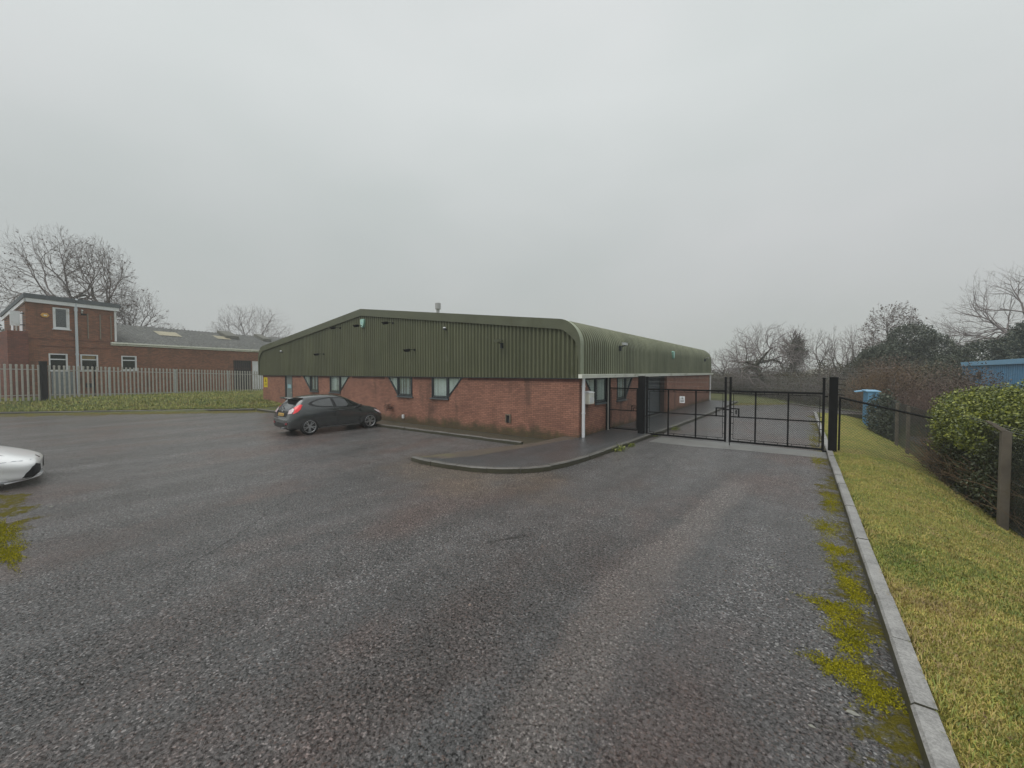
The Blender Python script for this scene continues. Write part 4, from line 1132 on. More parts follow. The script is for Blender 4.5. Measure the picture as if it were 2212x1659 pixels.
# bare trees behind the left buildings
GL = 'bare trees behind the left brick buildings'
tree('bare_tree', (-48.1, -7.0, 0.3), 11, 'tall bare ash tree at the far left, above the tower roof', group=GL, keys=300, top=15.0, rx=4.6, fork=6.2, n=2300, r0=.24)
tree('bare_tree', (-46.9, -4.9, 0.3), 12, 'tall bare ash tree with seed clusters right of the leftmost one', group=GL, keys=300, top=14.5, rx=3.1, fork=6.0, n=1700, r0=.22)
tree('bare_tree', (-45.1, -2.9, 0.3), 13, 'smaller bare tree leaning out over the corrugated roof', group=GL, keys=180, top=10.3, rx=2.5, fork=4.0, n=900, r0=.15, lean=(.2, .2))
tree('bare_tree', (-52.2, 9.7, 0.3), 14, 'round bare tree above the roof, just left of the green gable', group=GL, top=10.9, rx=5.2, fork=3.5, n=1800, r0=.22)
tree('bare_tree', (-70.7, 6.0, 0.3), 15, 'low far bare tree just showing over the middle of the grey roof', group=GL, keys=120, top=9.6, rx=3.0, fork=4, n=400, r0=.2)
bush('conifer', (-53.5, -12.0, 0.3), 16, [(0, 0, 3.6, 2.2, 2.2, 3.6), (1.2, -1.6, 3.2, 2, 2, 3.4)], 9000, .16, 'ever', 'dark conifer at the left edge behind the tower', 'tree', hgt_=3)
# trees beyond the apron
GR = 'trees beyond the boundary fence'
tree('bare_tree', (3.4, 31.0, -.3), 21, 'wide spreading bare tree with crooked limbs beyond the fence, nearest the warehouse', group=GR, top=7.2, rx=3.9, fork=1.6, bottom=1.6, n=1300, r0=.22, crook=.11, lean=(-.5, -.2), ivy=(150, .11, .16))
tree('ivy_clad_tree', (5.1, 34.6, -.3), 22, 'ivy choked tree with bare upright shoots rising from its dark top', group=GR, top=7.3, rx=1.6, fork=3.2, bottom=4.0, n=260, r0=.26, ivy=(900, .07, .42), crook=.07)
tree('bare_tree', (7.2, 41.0, -.3), 23, 'slim bare tree just right of the ivy choked tree', group=GR, top=7.4, rx=1.5, fork=2.2, n=330, r0=.12)
tree('bare_tree', (9.4, 42.7, -.3), 24, 'forked bare tree with an ivy wrapped stem above the small conifer', group=GR, top=7.7, rx=2.2, fork=1.6, n=420, r0=.15, ivy=(160, .13, .14))
tree('bare_tree', (11.3, 47.0, -.3), 25, 'pale bare tree behind, between the forked tree and the leafy one', group=GR, top=8.0, rx=2.3, fork=2.0, n=420, r0=.14)
tree('seeded_tree', (12.6, 40.3, -.6), 26, 'narrow tree still carrying brown dead leaf clusters', group=GR, keys=800, top=9.7, rx=2.4, fork=4.2, n=900, r0=.14)
for q_, (x_, y_, tp_, rx_, lab_) in enumerate(((-1.2, 36.5, 5.2, 2.3, 'low bare tree rising from the hedgerow close to the warehouse end'), (0.8, 39.5, 6.4, 2.2, 'thin bare tree just left of the crooked limbed one'), (4.2, 41.5, 7.2, 2.3, 'hazy bare tree behind the ivy choked trunk'), (8.4, 38.0, 6.2, 1.8, 'short bare tree left of the forked tree'), (13.4, 46.0, 8.2, 2.4, 'hazy bare tree between the seeded tree and the tall evergreen'))):
    tree('bare_tree', (x_, y_, -.3), 60 + q_, lab_, group=GR, top=tp_, rx=rx_, fork=1.6, n=520, r0=.12, twig='twig')
tree('bare_tree', (17.2, 44.5, -1), 28, 'low bare tree with long fine side branches between the dark evergreens', group=GR, top=8.4, rx=3.0, fork=3.5, n=520, r0=.14)
tree('bare_tree', (21.6, 40.6, -1), 27, 'large bare tree at the right edge above the blue building', group=GR, top=12.6, rx=6.6, fork=4.0, n=1900, r0=.34)
bush('small_conifer', (7.6, 24.6, -.6), 31, [(0, 0, .9, .95, .95, 1.3), (0, 0, 1.8, .5, .5, .85), (.8, .6, .8, .8, .8, .9)], 6500, .07, 'ever', 'small dark conifer behind the fence, left of the big right gate post', 'tree')
bush('evergreen_tree', (13.6, 38.0, -1), 32, [(0, 0, 6.2, 1.7, 1.6, 1.5), (-1.5, -1, 4.6, 1.5, 1.6, 1.5), (1.5, 0, 4.9, 1.5, 1.6, 1.6), (0, 0, 3.6, 2.3, 2, 1.8), (-2.6, 0, 3.0, 1.2, 1.5, 1.5), (2.6, .5, 3.0, 1.3, 1.5, 1.7)], 34000, .075, 'ever', 'tall rounded dark evergreen in the middle of the right hand trees', 'tree', GR, hgt_=2)
bush('evergreen_tree', (10.8, 32.0, -1), 33, [(0, 0, 4.3, 1.4, 1.3, 1.1), (-.8, 0, 3.0, 1.4, 1.3, 1.4), (1.3, 0, 3.0, 1.2, 1.2, 1.2)], 18000, .07, 'ever', 'lower dark evergreen just left of the tallest one', 'tree', GR, hgt_=2)
bush('evergreen_tree', (16.8, 33.0, -1), 34, [(0, 0, 4.2, 1.6, 1.6, 1.5), (1.8, 0, 4.9, 1.4, 1.5, 1.4), (-1.9, 0, 3.2, 1.4, 1.5, 1.5), (1, 0, 2.8, 2.4, 2, 1.4), (3.0, 1, 3.6, 1.4, 1.4, 1.4)], 30000, .075, 'ever', 'broad dark evergreen behind the left end of the blue building', 'tree', GR, hgt_=2)
bush('evergreen_tree', (18.6, 30.0, -1), 35, [(0, 0, 5.4, 1.5, 1.5, 1.6), (1.6, -1, 6.6, 1.4, 1.6, 1.7), (.2, -.6, 3.6, 2.0, 2, 1.6), (2.4, -1.6, 5.0, 1.5, 1.5, 1.8)], 30000, .075, 'ever', 'tallest dark evergreen at the right edge over the blue roof', 'tree', GR, hgt_=2)
bush('brown_shrub', (9.5, 18.2, -.9), 36, [(0, 0, 2.4, 1.3, 1.3, 1.7), (.5, .8, 3.0, 1.1, 1.1, 1.3)], 1600, .05, 'bramblered', 'pale brown twiggy shrub behind the blue container', 'shrub', twigs=1500, twigmat='twigbrown')
bush('red_shrub', (11.0, 15.6, -1), 37, [(0, 0, 2.0, 1.8, 1.6, 1.6), (.9, -1.8, 1.9, 1.4, 1.4, 1.5), (1.2, 1.6, 2.2, 1.6, 1.6, 1.6)], 9000, .035, 'bramblered', 'reddish brown leafless shrub in front of the blue building', 'shrub', twigs=1700, twigmat='twigred')
bush('dark_shrub', (12.4, 23.5, -1), 38, [(0, 0, 2.0, 2.4, 2, 1.8), (-1.8, 1, 1.6, 2, 2, 1.6), (2, 0, 1.4, 2, 2, 1.5)], 18000, .06, 'bramble', 'tangled olive grey thicket below the dark evergreens', 'shrub', twigs=900)
bush('holly_bush', (8.75, 11.3, -.75), 39, [(0, 0, 1.2, .55, .9, 1.0), (0, -.5, .8, .5, .8, .9)], 4200, .05, 'ever', 'small dark holly growing through the fence beside the blue container', 'bush')
iv = bush('ivy_bush', (9.7, 1.3, -1.0), 40, [(0, 0, 2.38, 1.15, 1.5, .66), (-.3, 1.3, 2.25, .75, 1.0, .60), (-.45, 2.0, 1.95, .5, .6, .5), (.1, -1.3, 2.42, .8, .8, .55), (-.4, .4, 2.0, .8, .9, .5), (-.6, -.9, 2.05, .55, .7, .5), (.3, -2.4, 2.3, .9, .9, .6), (.9, 1.0, 2.3, 1.0, 1.6, .7), (-.55, 1.6, 1.55, .45, .6, .45)], 62000, .026, 'bushleaf', 'big rounded ivy bush with bright yellow green top over the fence', 'bush', hgt_=2)
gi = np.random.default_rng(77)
cards('shaded_foliage', blob(gi, 44000, [(-.35, .7, 1.45, .6, 1.2, .7), (-.4, -.2, .8, .5, 1.0, .9), (-.3, -1.6, 1.3, .7, 1.1, 1.0), (-.35, .3, .2, .4, .8, .6), (.4, 0, 1.4, .9, 2.0, 1.1)]), .026, M['ivy'], iv, gi)  # lower leaves take a darker colour for the shade inside the bush

# undergrowth masses
def thicket(name, path_, width, h, n, size, mat, seed, twigs=1500, twigmat='twig', base=None):
    g = np.random.default_rng(seed); P = np.array(path_, float); seg = np.linalg.norm(np.diff(P, axis=0), axis=1); cum = np.concatenate([[0], np.cumsum(seg)])
    def at(s): return np.stack([np.interp(s, cum, P[:, 0]), np.interp(s, cum, P[:, 1])], -1)
    s = g.uniform(0, cum[-1], n); hh = h * (0.72 + 0.28 * np.sin(s * 1.1 + seed) * np.sin(s * 0.43) + 0.2 * np.sin(s * 3.1))
    z = hh * g.uniform(0, 1, n) ** 0.75; off = g.normal(size=(n, 2)) * width * (1.05 - 0.6 * (z / hh))[:, None] * 0.5
    xy = at(s) + off; zz = z + (base if base is not None else 0)
    o = cards(name, np.column_stack([xy, zz]), size, M[mat], None, g)
    tag(o, kind='stuff')
    S = []
    rng = random.Random(seed)
    for k in range(twigs):
        sx_ = rng.uniform(0, cum[-1]); c = at(np.array([sx_]))[0]; p = Vector((c[0] + rng.gauss(0, width * .4), c[1] + rng.gauss(0, width * .4), (base or 0) + rng.uniform(0, h * .6)))
        d = Vector((rng.gauss(0, .6), rng.gauss(0, .6), rng.uniform(.2, 1.2))).normalized(); L = h * rng.uniform(.3, .7)
        for q_ in range(3):
            q = p + d * L / 3; S.append((*p, *q, .011 - q_ * .003, .009 - q_ * .003)); p = q; d = (d + Vector((rng.gauss(0, .3), rng.gauss(0, .3), -.1))).normalized()
    o2 = seg_mesh(name + '_stems', S, M[twigmat], o, 3)
    return o
thicket('hedgerow', [(9.5, 20.8), (7.7, 23.0), (5.2, 27.6), (2.2, 33.3), (-2, 34.4), (-9, 35)], 1.7, 2.55, 60000, .05, 'bramble', 51, 5200, base=-.3)
thicket('hedgerow_back', [(13.0, 27), (9.5, 31), (6.5, 35), (3, 37.5), (-2, 38), (-9, 39)], 1.8, 3.6, 36000, .06, 'bramble', 52, 3600, base=-.3)
thicket('brambles', [(9.35, 5.6), (9.2, 4.6), (9.15, 3.4), (9.2, 1.2), (9.5, -1.5)], .42, 1.35, 9000, .03, 'bramble', 53, 900, 'twigbrown', base=-.7)
thicket('undergrowth', [(11.5, 19), (12.5, 14), (12.6, 9)], 1.6, 2.0, 6000, .07, 'bramblered', 54, 1200, 'twigred', base=-1)

# grass blades
def blades(name, pts, L, mat, seed, lay=0.7, w=0.004, kind='stuff'):
    g = np.random.default_rng(seed); n = len(pts)
    a = g.uniform(0, 6.28, n); L = L * g.uniform(.5, 1.3, n); ln = L * g.uniform(.2, lay, n)
    dirn = np.column_stack([np.cos(a), np.sin(a)]); side = np.column_stack([-np.sin(a), np.cos(a)]) * w
    z1 = np.sqrt(np.maximum(L ** 2 - ln ** 2, 1e-6))
    P0 = pts; mid = P0 + np.column_stack([dirn * ln[:, None] * .4, z1 * .62]); tip = P0 + np.column_stack([dirn * ln[:, None], z1 * .85])
    s3 = np.column_stack([side, np.zeros(n)])
    V = np.stack([P0 - s3, P0 + s3, mid + s3 * .8, mid - s3 * .8, tip + s3 * .15, tip - s3 * .15], 1).reshape(-1, 3)
    b = np.arange(n)[:, None] * 6
    F = np.concatenate([b + np.array([[0, 1, 2, 3]]), b + np.array([[3, 2, 4, 5]])], 0)
    o = np_mesh(name, V, F, mat); return tag(o, kind=kind)
def scatter(g, n, x0, x1, y0, y1, clump=0.0):
    x = g.uniform(x0, x1, n); y = g.uniform(y0, y1, n)
    if clump:
        k = (np.sin(x * 5.1 + np.sin(y * 3)) * np.cos(y * 4.3 + np.sin(x * 2.2)) * .5 + .5); keep = g.uniform(0, 1, n) < (1 - clump) + clump * k; x, y = x[keep], y[keep]
    x = x + kerb_shear(y)
    return np.column_stack([x, y, hgt(x, y) - .005])
g = np.random.default_rng(3)
bank = np.concatenate([scatter(g, 125000, 6.715, 8.95, -9.2, -4.5, .45), scatter(g, 60000, 6.715, 9.1, -4.5, 2, .4), scatter(g, 26000, 6.715, 9.3, 2, 15.4, .3)])
blades('grass', bank, .040, M['gbank'], 61, 1.0, .0030)
# longer tufts hanging over the back of the kerb and at the post
t1 = scatter(g, 4200, 6.70, 6.78, -9.2, 6, .7); blades('kerb_grass', t1, .07, M['gbank'], 62, .8, .003)
# verge on the left
def verge_pts(n):
    al = g.uniform(-6, 20, n); ac = 0.13 + g.uniform(0, 1, n) ** 1.7 * 15
    x = KA[0] + kd[0] * al + kn[0] * ac; y = KA[1] + kd[1] * al + kn[1] * ac
    return np.column_stack([x, y, hgt(x, y) - .01])
vp = verge_pts(90000); vp = vp[(vp[:, 0] < -20.7) & (vp[:, 0] > -37)]
blades('verge_grass', vp, .15, M['gverge'], 63, .85, .012)
x = g.uniform(-20.4, -17, 1200); y = g.uniform(-1.7, -.05, 1200); blades('weeds', np.column_stack([x, y, np.full(1200, -.075)]), .12, M['gverge'], 64, .8, .008)
# moss tufts on the tarmac beside the kerb
def moss_pts():
    out = []
    for (cx, cy, rx, ry, n) in [(a_, b_, c_, d_, int(e_ * 1.7)) for a_, b_, c_, d_, e_ in ((6.35, -5.35, .18, .22, 1500), (6.38, -5.9, .16, .25, 900), (6.25, -7.0, .22, .2, 1700), (6.33, -7.5, .16, .35, 2400), (6.22, -8.0, .2, .16, 1700), (6.42, -8.15, .14, .2, 1500), (6.45, -6.6, .1, .3, 900), (6.3, -4.5, .2, .5, 1300), (6.42, -3, .14, .9, 1300), (6.4, -6.3, .12, .2, 700),
                               (-3.1, -11.75, 1.0, .16, 4000), (-2.0, -11.72, .5, .14, 2600), (6.35, 1.0, .15, .8, 700), (6.35, 5, .2, 2, 900))]:
        a = g.uniform(0, 6.28, n); r = np.sqrt(g.uniform(0, 1, n)) * (1 + .35 * np.sin(a * 3 + cx * 9) + .25 * np.sin(a * 7 + cy) + .2 * np.sin(a * 17 + cy * 5)) * g.uniform(.5, 1.15, n)
        out.append(np.column_stack([cx + rx * r * np.cos(a), cy + ry * r * np.sin(a), np.full(n, .004) + g.uniform(0, .008, n)]))
    out = out * 1
    p = np.concatenate(out); p[:, 0] += np.where(p[:, 0] > 3, kerb_shear(p[:, 1]), 0); return p[(p[:, 0] < 6.575 + kerb_shear(p[:, 1]))]
o = cards('moss', moss_pts(), .0062, M['moss'], None, g); tag(o, kind='stuff')
def weed(x, y, s, seed, label):
    t_ = empty('kerb_weed', (x, y, 0), 0, label, 'weed', 'weeds growing at the island kerb')
    gg = np.random.default_rng(seed); n = int(260 * s); p = np.column_stack([gg.normal(size=n) * .07 * s, gg.normal(size=n) * .13 * s, np.abs(gg.normal(size=n)) * .05 * s + .01])
    cards('foliage', p, .022, M['bushleaf'], t_, gg)
for q in ((1.72, -0.75, 1.2, 1, 'yellow green weed tuft at the island kerb nearest the camera'), (1.74, .15, .7, 2, 'small weed tuft at the island kerb between two larger ones'), (1.9, 4.6, 1.1, 3, 'low weed tuft at the kerb behind the left gate leaf'), (1.76, 2.6, .8, 4, 'flat weed tuft at the kerb under the gate hinge')): weed(*q)
# dead leaves, twigs and pale spots lying about
def litter():
    gl = np.random.default_rng(91)
    P = [scatter(gl, 420, 6.75, 8.6, -9.2, 0)]; P[0][:, 2] += .045
    x = gl.uniform(5.2, 6.56, 260); y = gl.uniform(-9, 2, 260); P.append(np.column_stack([x, y, np.full(260, .006)]))
    x = gl.uniform(-8, 5.5, 160); y = gl.uniform(-11, -2, 160); k = ~((x > -1.9) & (y > -5.4)); P.append(np.column_stack([x[k], y[k], np.full(k.sum(), .006)]))
    o = cards('fallen_leaves', np.concatenate(P), .011, M['litter'], None, gl, flat=-.0, aspect=.7); tag(o, kind='stuff')
    for q, (x, y, r_) in enumerate(((5.76, -6.4, .035), (5.66, -6.5, .018), (6.34, -8.46, .034), (6.12, -8.75, .02), (-4.3, -11.2, .04))):
        b = MB(); b.add([(x + r_ * (1 + .3 * math.sin(a * 2 + q)) * math.cos(a * .6283), y + .6 * r_ * (1 + .3 * math.cos(a * 3 + q)) * math.sin(a * .6283), .003) for a in range(10)], [tuple(range(10))])
        o = b.build('paint_spot', M['spot']); tag(o, 'pale grey dried spot on the tarmac', 'paint spot', 'pale dried spots on the tarmac')
M['litter'] = leafmat('litter_leaf', [(0.2, (0.03, 0.02, 0.015)), (0.5, (0.09, 0.05, 0.03)), (0.75, (0.2, 0.13, 0.07)), (0.92, (0.4, 0.36, 0.25))], rough=.6)
M['spot'] = plain('dried_paint', (0.22, 0.22, 0.19), 0.7, var=0.3, scale=40)
litter()
# loose grit on the tarmac
def grit():
    g = np.random.default_rng(8); n = 5200
    d = 1.2 + 9 * g.uniform(0, 1, n) ** 1.3; a = R(36.45) + g.uniform(-R(54), R(54), n)
    x = 6.05 - np.sin(a) * d; y = -11.93 + np.cos(a) * d; k = (x < 6.55)
    x, y = x[k], y[k]; n = len(x); s = g.uniform(.002, .0055, n) * np.where(g.uniform(0, 1, n) > .985, 3.0, 1)
    V = []; th = g.uniform(0, 6.28, n)
    for q in range(4):
        rr = g.uniform(.7, 1.3, n); V.append(np.column_stack([x + np.cos(th + q * 1.57) * s * rr, y + np.sin(th + q * 1.57) * s * rr, np.full(n, .001)]))
    V.append(np.column_stack([x, y, .001 + s * .7]))
    V = np.stack(V, 1).reshape(-1, 3); b = np.arange(n)[:, None] * 5
    F = np.concatenate([b + np.array([[q, (q + 1) % 4, 4]]) for q in range(4)], 0)
    o = np_mesh('loose_stones', V, F, M['stone']); tag(o, kind='stuff')
grit()

# ------------------------------------------------------------------ palisade fence
def palisade():
    F0 = Vector((-31.68, -10.70)); F1 = Vector((-35.32, 4.01)); d = (F1 - F0).normalized()
    t_ = empty('palisade_fence', (F0.x, F0.y, 0), math.atan2(d.y, d.x), 'galvanised steel palisade fence with splayed pale tops behind the left verge', 'fence')
    gz = lambda s: float(hgt(F0.x + d.x * s, F0.y + d.y * s))
    zg = [max(gz(s), .0) for s in (0, 20)]
    Z = lambda s: .55 + (.12 - .55) * max(0, min(s, 17)) / 15.6
    b = MB(); s = -5.5
    prof = [(-.05, 0), (-.03, -.018), (.03, -.018), (.05, 0)]
    while s < 19:
        z0 = Z(s) + .04; z1 = z0 + 2.2
        vs = []
        for (zz, k) in ((z0, 1), (z1 - .13, 1), (z1 - .06, 1.25), (z1 - .02, 1.1), (z1, .35)): vs += [(s + px * k, py * 1 - .03, zz) for px, py in prof]
        fs = [(r * 4 + c, r * 4 + c + 1, r * 4 + c + 5, r * 4 + c + 4) for r in range(4) for c in range(3)]
        b.add(vs, fs); s += .222
    b.build('pales', M['galv'], t_, fix=False)
    for dz in (.35, 1.92):
        b = MB()
        for k in range(12):
            sa, sb = -5.6 + k * 2.1, -5.6 + (k + 1) * 2.1
            b.add([(sa, 0, Z(sa) + dz), (sb, 0, Z(sb) + dz), (sb, 0, Z(sb) + dz + .05), (sa, 0, Z(sa) + dz + .05), (sa, .04, Z(sa) + dz), (sb, .04, Z(sb) + dz), (sb, .04, Z(sb) + dz + .05), (sa, .04, Z(sa) + dz + .05)],
                  [(0, 1, 2, 3), (7, 6, 5, 4), (3, 2, 6, 7), (0, 4, 5, 1)])
        b.build('rail', M['galv'], t_)
    for s in (-3.9, 4.44, 8.35, 12.3, 16.2):
        b = MB(); b.box(s - .05, s + .05, -.075, -.045, Z(s) - .3, Z(s) + 2.2); b.box(s - .02, s + .02, -.045, .05, Z(s) - .3, Z(s) + 2.2); b.build('fence_post', plain('post_galv', (.42, .45, .44), .5), t_)
    for s, w, h, lab in ((1.36, .15, 2.45, 'thick dark gate post standing in the palisade fence'), (3.71, .05, 2.35, 'thin dark hinge post behind the palisade fence')):
        p = F0 + d * s
        q = empty('palisade_gate_post', (p.x, p.y, Z(s)), math.atan2(d.y, d.x), lab, 'gate post')
        b = MB(); b.box(-w, w, -.12 if w > .1 else .06, .1, -.3, h); b.build('post', M['black'], q, bevel=.01)
        b = MB(); b.box(-w - .01, w + .01, -.13 if w > .1 else .05, .11, h + .002, h + .02); b.build('cap', M['black'], q)
    t2 = empty('yard_gate', (F0.x - .5, F0.y - .1, 0), math.atan2(d.y, d.x), 'pale grey steel double doors seen through the palisade pales', 'gate')
palisade()

# ------------------------------------------------------------------ left brick buildings
bl = empty('brick_building', (-34.9, -9.85, 0), R(104), 'old red brick building with a flat roofed tower and long corrugated wing', 'building')
FL = lambda a, o, z: (a, -o, z)
def openings_wall(b, a0, a1, z0, z1, holes, th=.14):
    # wall with rectangular holes, cut in a grid of butted panels
    xs = sorted({a0, a1} | {h[0] for h in holes} | {h[1] for h in holes}); zs = sorted({z0, z1} | {h[2] for h in holes} | {h[3] for h in holes})
    V = {}; vs = []; fs = []
    def vid(x, z, o):
        k = (x, z, o)
        if k not in V: V[k] = len(vs); vs.append((x, -o if o else 0, z))
        return V[k]
    inside = lambda x, z: any(h[0] < x < h[1] and h[2] < z < h[3] for h in holes)
    for i in range(len(xs) - 1):
        for j in range(len(zs) - 1):
            if not inside((xs[i] + xs[i + 1]) / 2, (zs[j] + zs[j + 1]) / 2):
                fs.append((vid(xs[i], zs[j], 0), vid(xs[i + 1], zs[j], 0), vid(xs[i + 1], zs[j + 1], 0), vid(xs[i], zs[j + 1], 0)))
    b.add(vs, fs)
    for h in holes:
        x0, x1, z0_, z1_ = h
        b.add([(x0, 0, z0_), (x1, 0, z0_), (x1, 0, z1_), (x0, 0, z1_), (x0, th, z0_), (x1, th, z0_), (x1, th, z1_), (x0, th, z1_)], [(0, 1, 5, 4), (1, 2, 6, 5), (2, 3, 7, 6), (3, 0, 4, 7)])
HT = [(1.23, 2.03, 5.26, 6.72), (.97, 1.88, 2.4, 3.57), (2.52, 3.46, 2.4, 3.57)]
HLw = [(4.78, 5.71, 2.45, 3.56), (13.1, 14.85, .4, 3.46), (14.93, 16.5, .5, 3.4)]
b = MB(); openings_wall(b, 0, 4.5, -.3, 7.0, HT); openings_wall(b, 4.5, 30, -.3, 4.4, HLw)
# the other tower walls: left side falls with the roof
b.add([(0, 0, -.3), (0, 3.2, -.3), (0, 3.2, 5.9), (0, 0, 7.0)], [(0, 1, 2, 3)])
b.add([(4.5, 0, 4.4), (4.5, 3.2, 4.4), (4.5, 3.2, 5.9), (4.5, 0, 7.0)], [(0, 1, 2, 3)])
b.add([(0, 3.2, -.3), (30, 3.2, -.3), (30, 3.2, 4.4), (4.5, 3.2, 4.4), (4.5, 3.2, 5.9), (0, 3.2, 5.9)], [(0, 1, 2, 3, 4, 5)])
b.build('brick_wall', M['brick2'], bl, fix=False)
b = MB(); b.box(-.02, 4.52, .16, 3.0, -.2, -.1); b.box(.2, 4.4, .17, 3, 2.0, 2.05); b.box(.15, 29, .8, .82, -.2, 4.3); b.box(.15, 4.4, .8, .82, 4.35, 6.6); b.build('interior', M['dark'], bl)
# projecting brick bands
b = MB(); b.prism([(0, 4.50), (4.5, 4.56), (4.5, 4.60), (0, 4.54)], FL, 0, .03); b.prism([(.45, 4.05), (4.6, 4.05), (4.6, 4.08), (.45, 4.08)], FL, 0, .03); b.build('brick_band', M['brick3'], bl)
b = MB(); b.prism([(-.12, 7.12), (4.72, 7.12), (4.72, 7.42), (-.12, 7.42)], FL, -3.5 * 0 - .10, .22)
b.v = []; b.f = []
b.add([(-.12, -.22, 7.16), (4.72, -.22, 7.16), (4.72, 3.4, 6.06), (-.12, 3.4, 6.06), (-.12, -.22, 7.44), (4.72, -.22, 7.44), (4.72, 3.4, 6.3), (-.12, 3.4, 6.3)], [(0, 3, 2, 1), (4, 5, 6, 7), (0, 1, 5, 4), (1, 2, 6, 5), (2, 3, 7, 6), (3, 0, 4, 7)])
b.build('tower_roof', M['felt'], bl)
b = MB(); b.box(-.08, 4.66, -.16, -.004, 6.90, 7.155); b.add([(-.08, -.16, 6.90), (-.08, 3.35, 5.82), (-.08, 3.35, 6.04), (-.08, -.16, 7.14), (-.004, -.16, 6.90), (-.004, 3.35, 5.82), (-.004, 3.35, 6.04), (-.004, -.16, 7.14)], [(0, 1, 2, 3), (7, 6, 5, 4), (0, 4, 5, 1), (1, 5, 6, 2), (2, 6, 7, 3), (3, 7, 4, 0)]); b.build('fascia', M['white'], bl)
b = MB(); b.prism([(4.42, 4.62), (4.53, 4.62), (4.53, 6.9), (4.42, 6.9)], FL, .004, .06); b.build('corner_board', M['white'], bl)
b = MB(); b.prism([(4.18, 4.32), (30, 4.32), (30, 4.42), (4.18, 4.42)], FL, .004, .12); b.prism([(4.14, 4.44), (30, 4.44), (30, 4.56), (4.14, 4.56)], FL, .10, .24); b.build('gutter', M['cream'], bl)
# corrugated roof of the wing
V = []; F = []; xx = 4.56; i = 0; cols = []
while xx < 30: cols.append((xx, .05 * math.sin(i * math.pi / 2))); xx += .075; i += 1
for x_, o_ in cols:
    for k in range(7):
        f = k / 6; V.append((x_, -.2 + 4.2 * f, 4.56 + 1.75 * f + o_ + (.012 if k % 2 else 0)))
for j in range(len(cols) - 1):
    for k in range(6): a = j * 7 + k; F.append((a, a + 7, a + 8, a + 1))
rf_ = np_mesh('wing_roof', V, F, M['fibre'], bl, smooth=True)
b = MB(); b.add([(4.56, 4.0, 6.3), (30, 4.0, 6.3), (30, 8.2, 4.5), (4.56, 8.2, 4.5)], [(0, 1, 2, 3)]); b.build('back_slope', M['fibre'], bl)
b = MB()
for (xa, xb, ya, yb) in ((8.2, 9.9, 1.9, 2.9), (13.0, 14.3, 2.1, 2.9)):
    za = lambda y_: 4.56 + (y_ + .2) / 4.2 * 1.75 + .055
    b.add([(xa, ya, za(ya)), (xb, ya, za(ya)), (xb, yb, za(yb)), (xa, yb, za(yb))], [(0, 1, 2, 3)])
b.build('rooflight', M['rooflight'], rf_)
b = MB()
for (xa, xb) in ((14.0, 15.3), (17.8, 18.8)):
    b.add([(xa, 2.4, 5.70), (xb, 2.4, 5.70), (xb, 3.9, 6.32), (xa, 3.9, 6.32), (xa + .05, 2.45, 5.98), (xb - .05, 2.45, 5.98), (xb - .05, 3.9, 6.55), (xa + .05, 3.9, 6.55)], [(0, 3, 2, 1), (4, 5, 6, 7), (0, 1, 5, 4), (1, 2, 6, 5), (2, 3, 7, 6), (3, 0, 4, 7)])
b.build('roof_hatch', plain('hatch_grey', (.12, .12, .10), .7), rf_)
def bwin(x0, x1, z0, z1, trans=None):
    f = MB(); w = .075
    f.bar((x0, z0 + w / 2), (x1, z0 + w / 2), w, FL, -.09, .012); f.bar((x0, z1 - w / 2), (x1, z1 - w / 2), w, FL, -.09, .012)
    f.bar((x0 + w / 2, z0 + w), (x0 + w / 2, z1 - w), w, FL, -.09, .010); f.bar((x1 - w / 2, z0 + w), (x1 - w / 2, z1 - w), w, FL, -.09, .010)
    if trans: f.bar((x0 + w, trans), (x1 - w, trans), w, FL, -.08, .008)
    else:
        f.bar((x0 + w, z0 + w * 1.45), (x1 - w, z0 + w * 1.45), w * .9, FL, -.08, -.02); f.bar((x0 + w * 1.45, z0 + w * 2), (x0 + w * 1.45, z1 - w), w * .9, FL, -.08, -.02); f.bar((x1 - w * 1.45, z0 + w * 2), (x1 - w * 1.45, z1 - w), w * .9, FL, -.08, -.02)
    o = f.build('window', M['white'], bl)
    gl = MB(); gl.prism([(x0 + w, z0 + w), (x1 - w, z0 + w), (x1 - w, z1 - w), (x0 + w, z1 - w)], FL, -.055, -.05); gl.build('glass', M['glass'], o)
    s_ = MB(); s_.prism([(x0 - .06, z0 - .05), (x1 + .06, z0 - .05), (x1 + .06, z0 - .003), (x0 - .06, z0 - .003)], FL, -.02, .07); s_.build('sill', M['white'], o)
bwin(*HT[0]); bwin(*HT[1], trans=3.18); bwin(*HT[2], trans=3.2); bwin(*HLw[0], trans=3.22)
b = MB(); b.prism([(2.62, 3.24), (3.36, 3.24), (3.36, 3.49), (2.62, 3.49)], FL, -.14, -.12); b.build('amber_blind', plain('amber', (.42, .24, .08), .7), bl)
b = MB(); b.tube((2.33, -.10, .3), (2.33, -.10, 7.3), .075, n=12); b.tube((2.33, -.10, 3.5), (2.33, -.10, 3.62), .095, n=12); b.tube((2.33, -.10, 6.6), (2.33, -.10, 6.8), .095, n=12); b.tube((2.33, -.10, 7.3), (2.33, -.22, 7.42), .075, n=12); b.build('drainpipe', plain('pale_pipe', (.55, .6, .64), .35, var=.05), bl)
for x_ in (2.96, 3.62, 4.22):
    b = MB(); b.prism([(x_ - .028, 4.72), (x_ + .028, 4.72), (x_ + .028, 6.52), (x_ - .028, 6.52)], FL, .002, .05); b.build('batten', plain('batten', (.24, .21, .17), .8), bl)
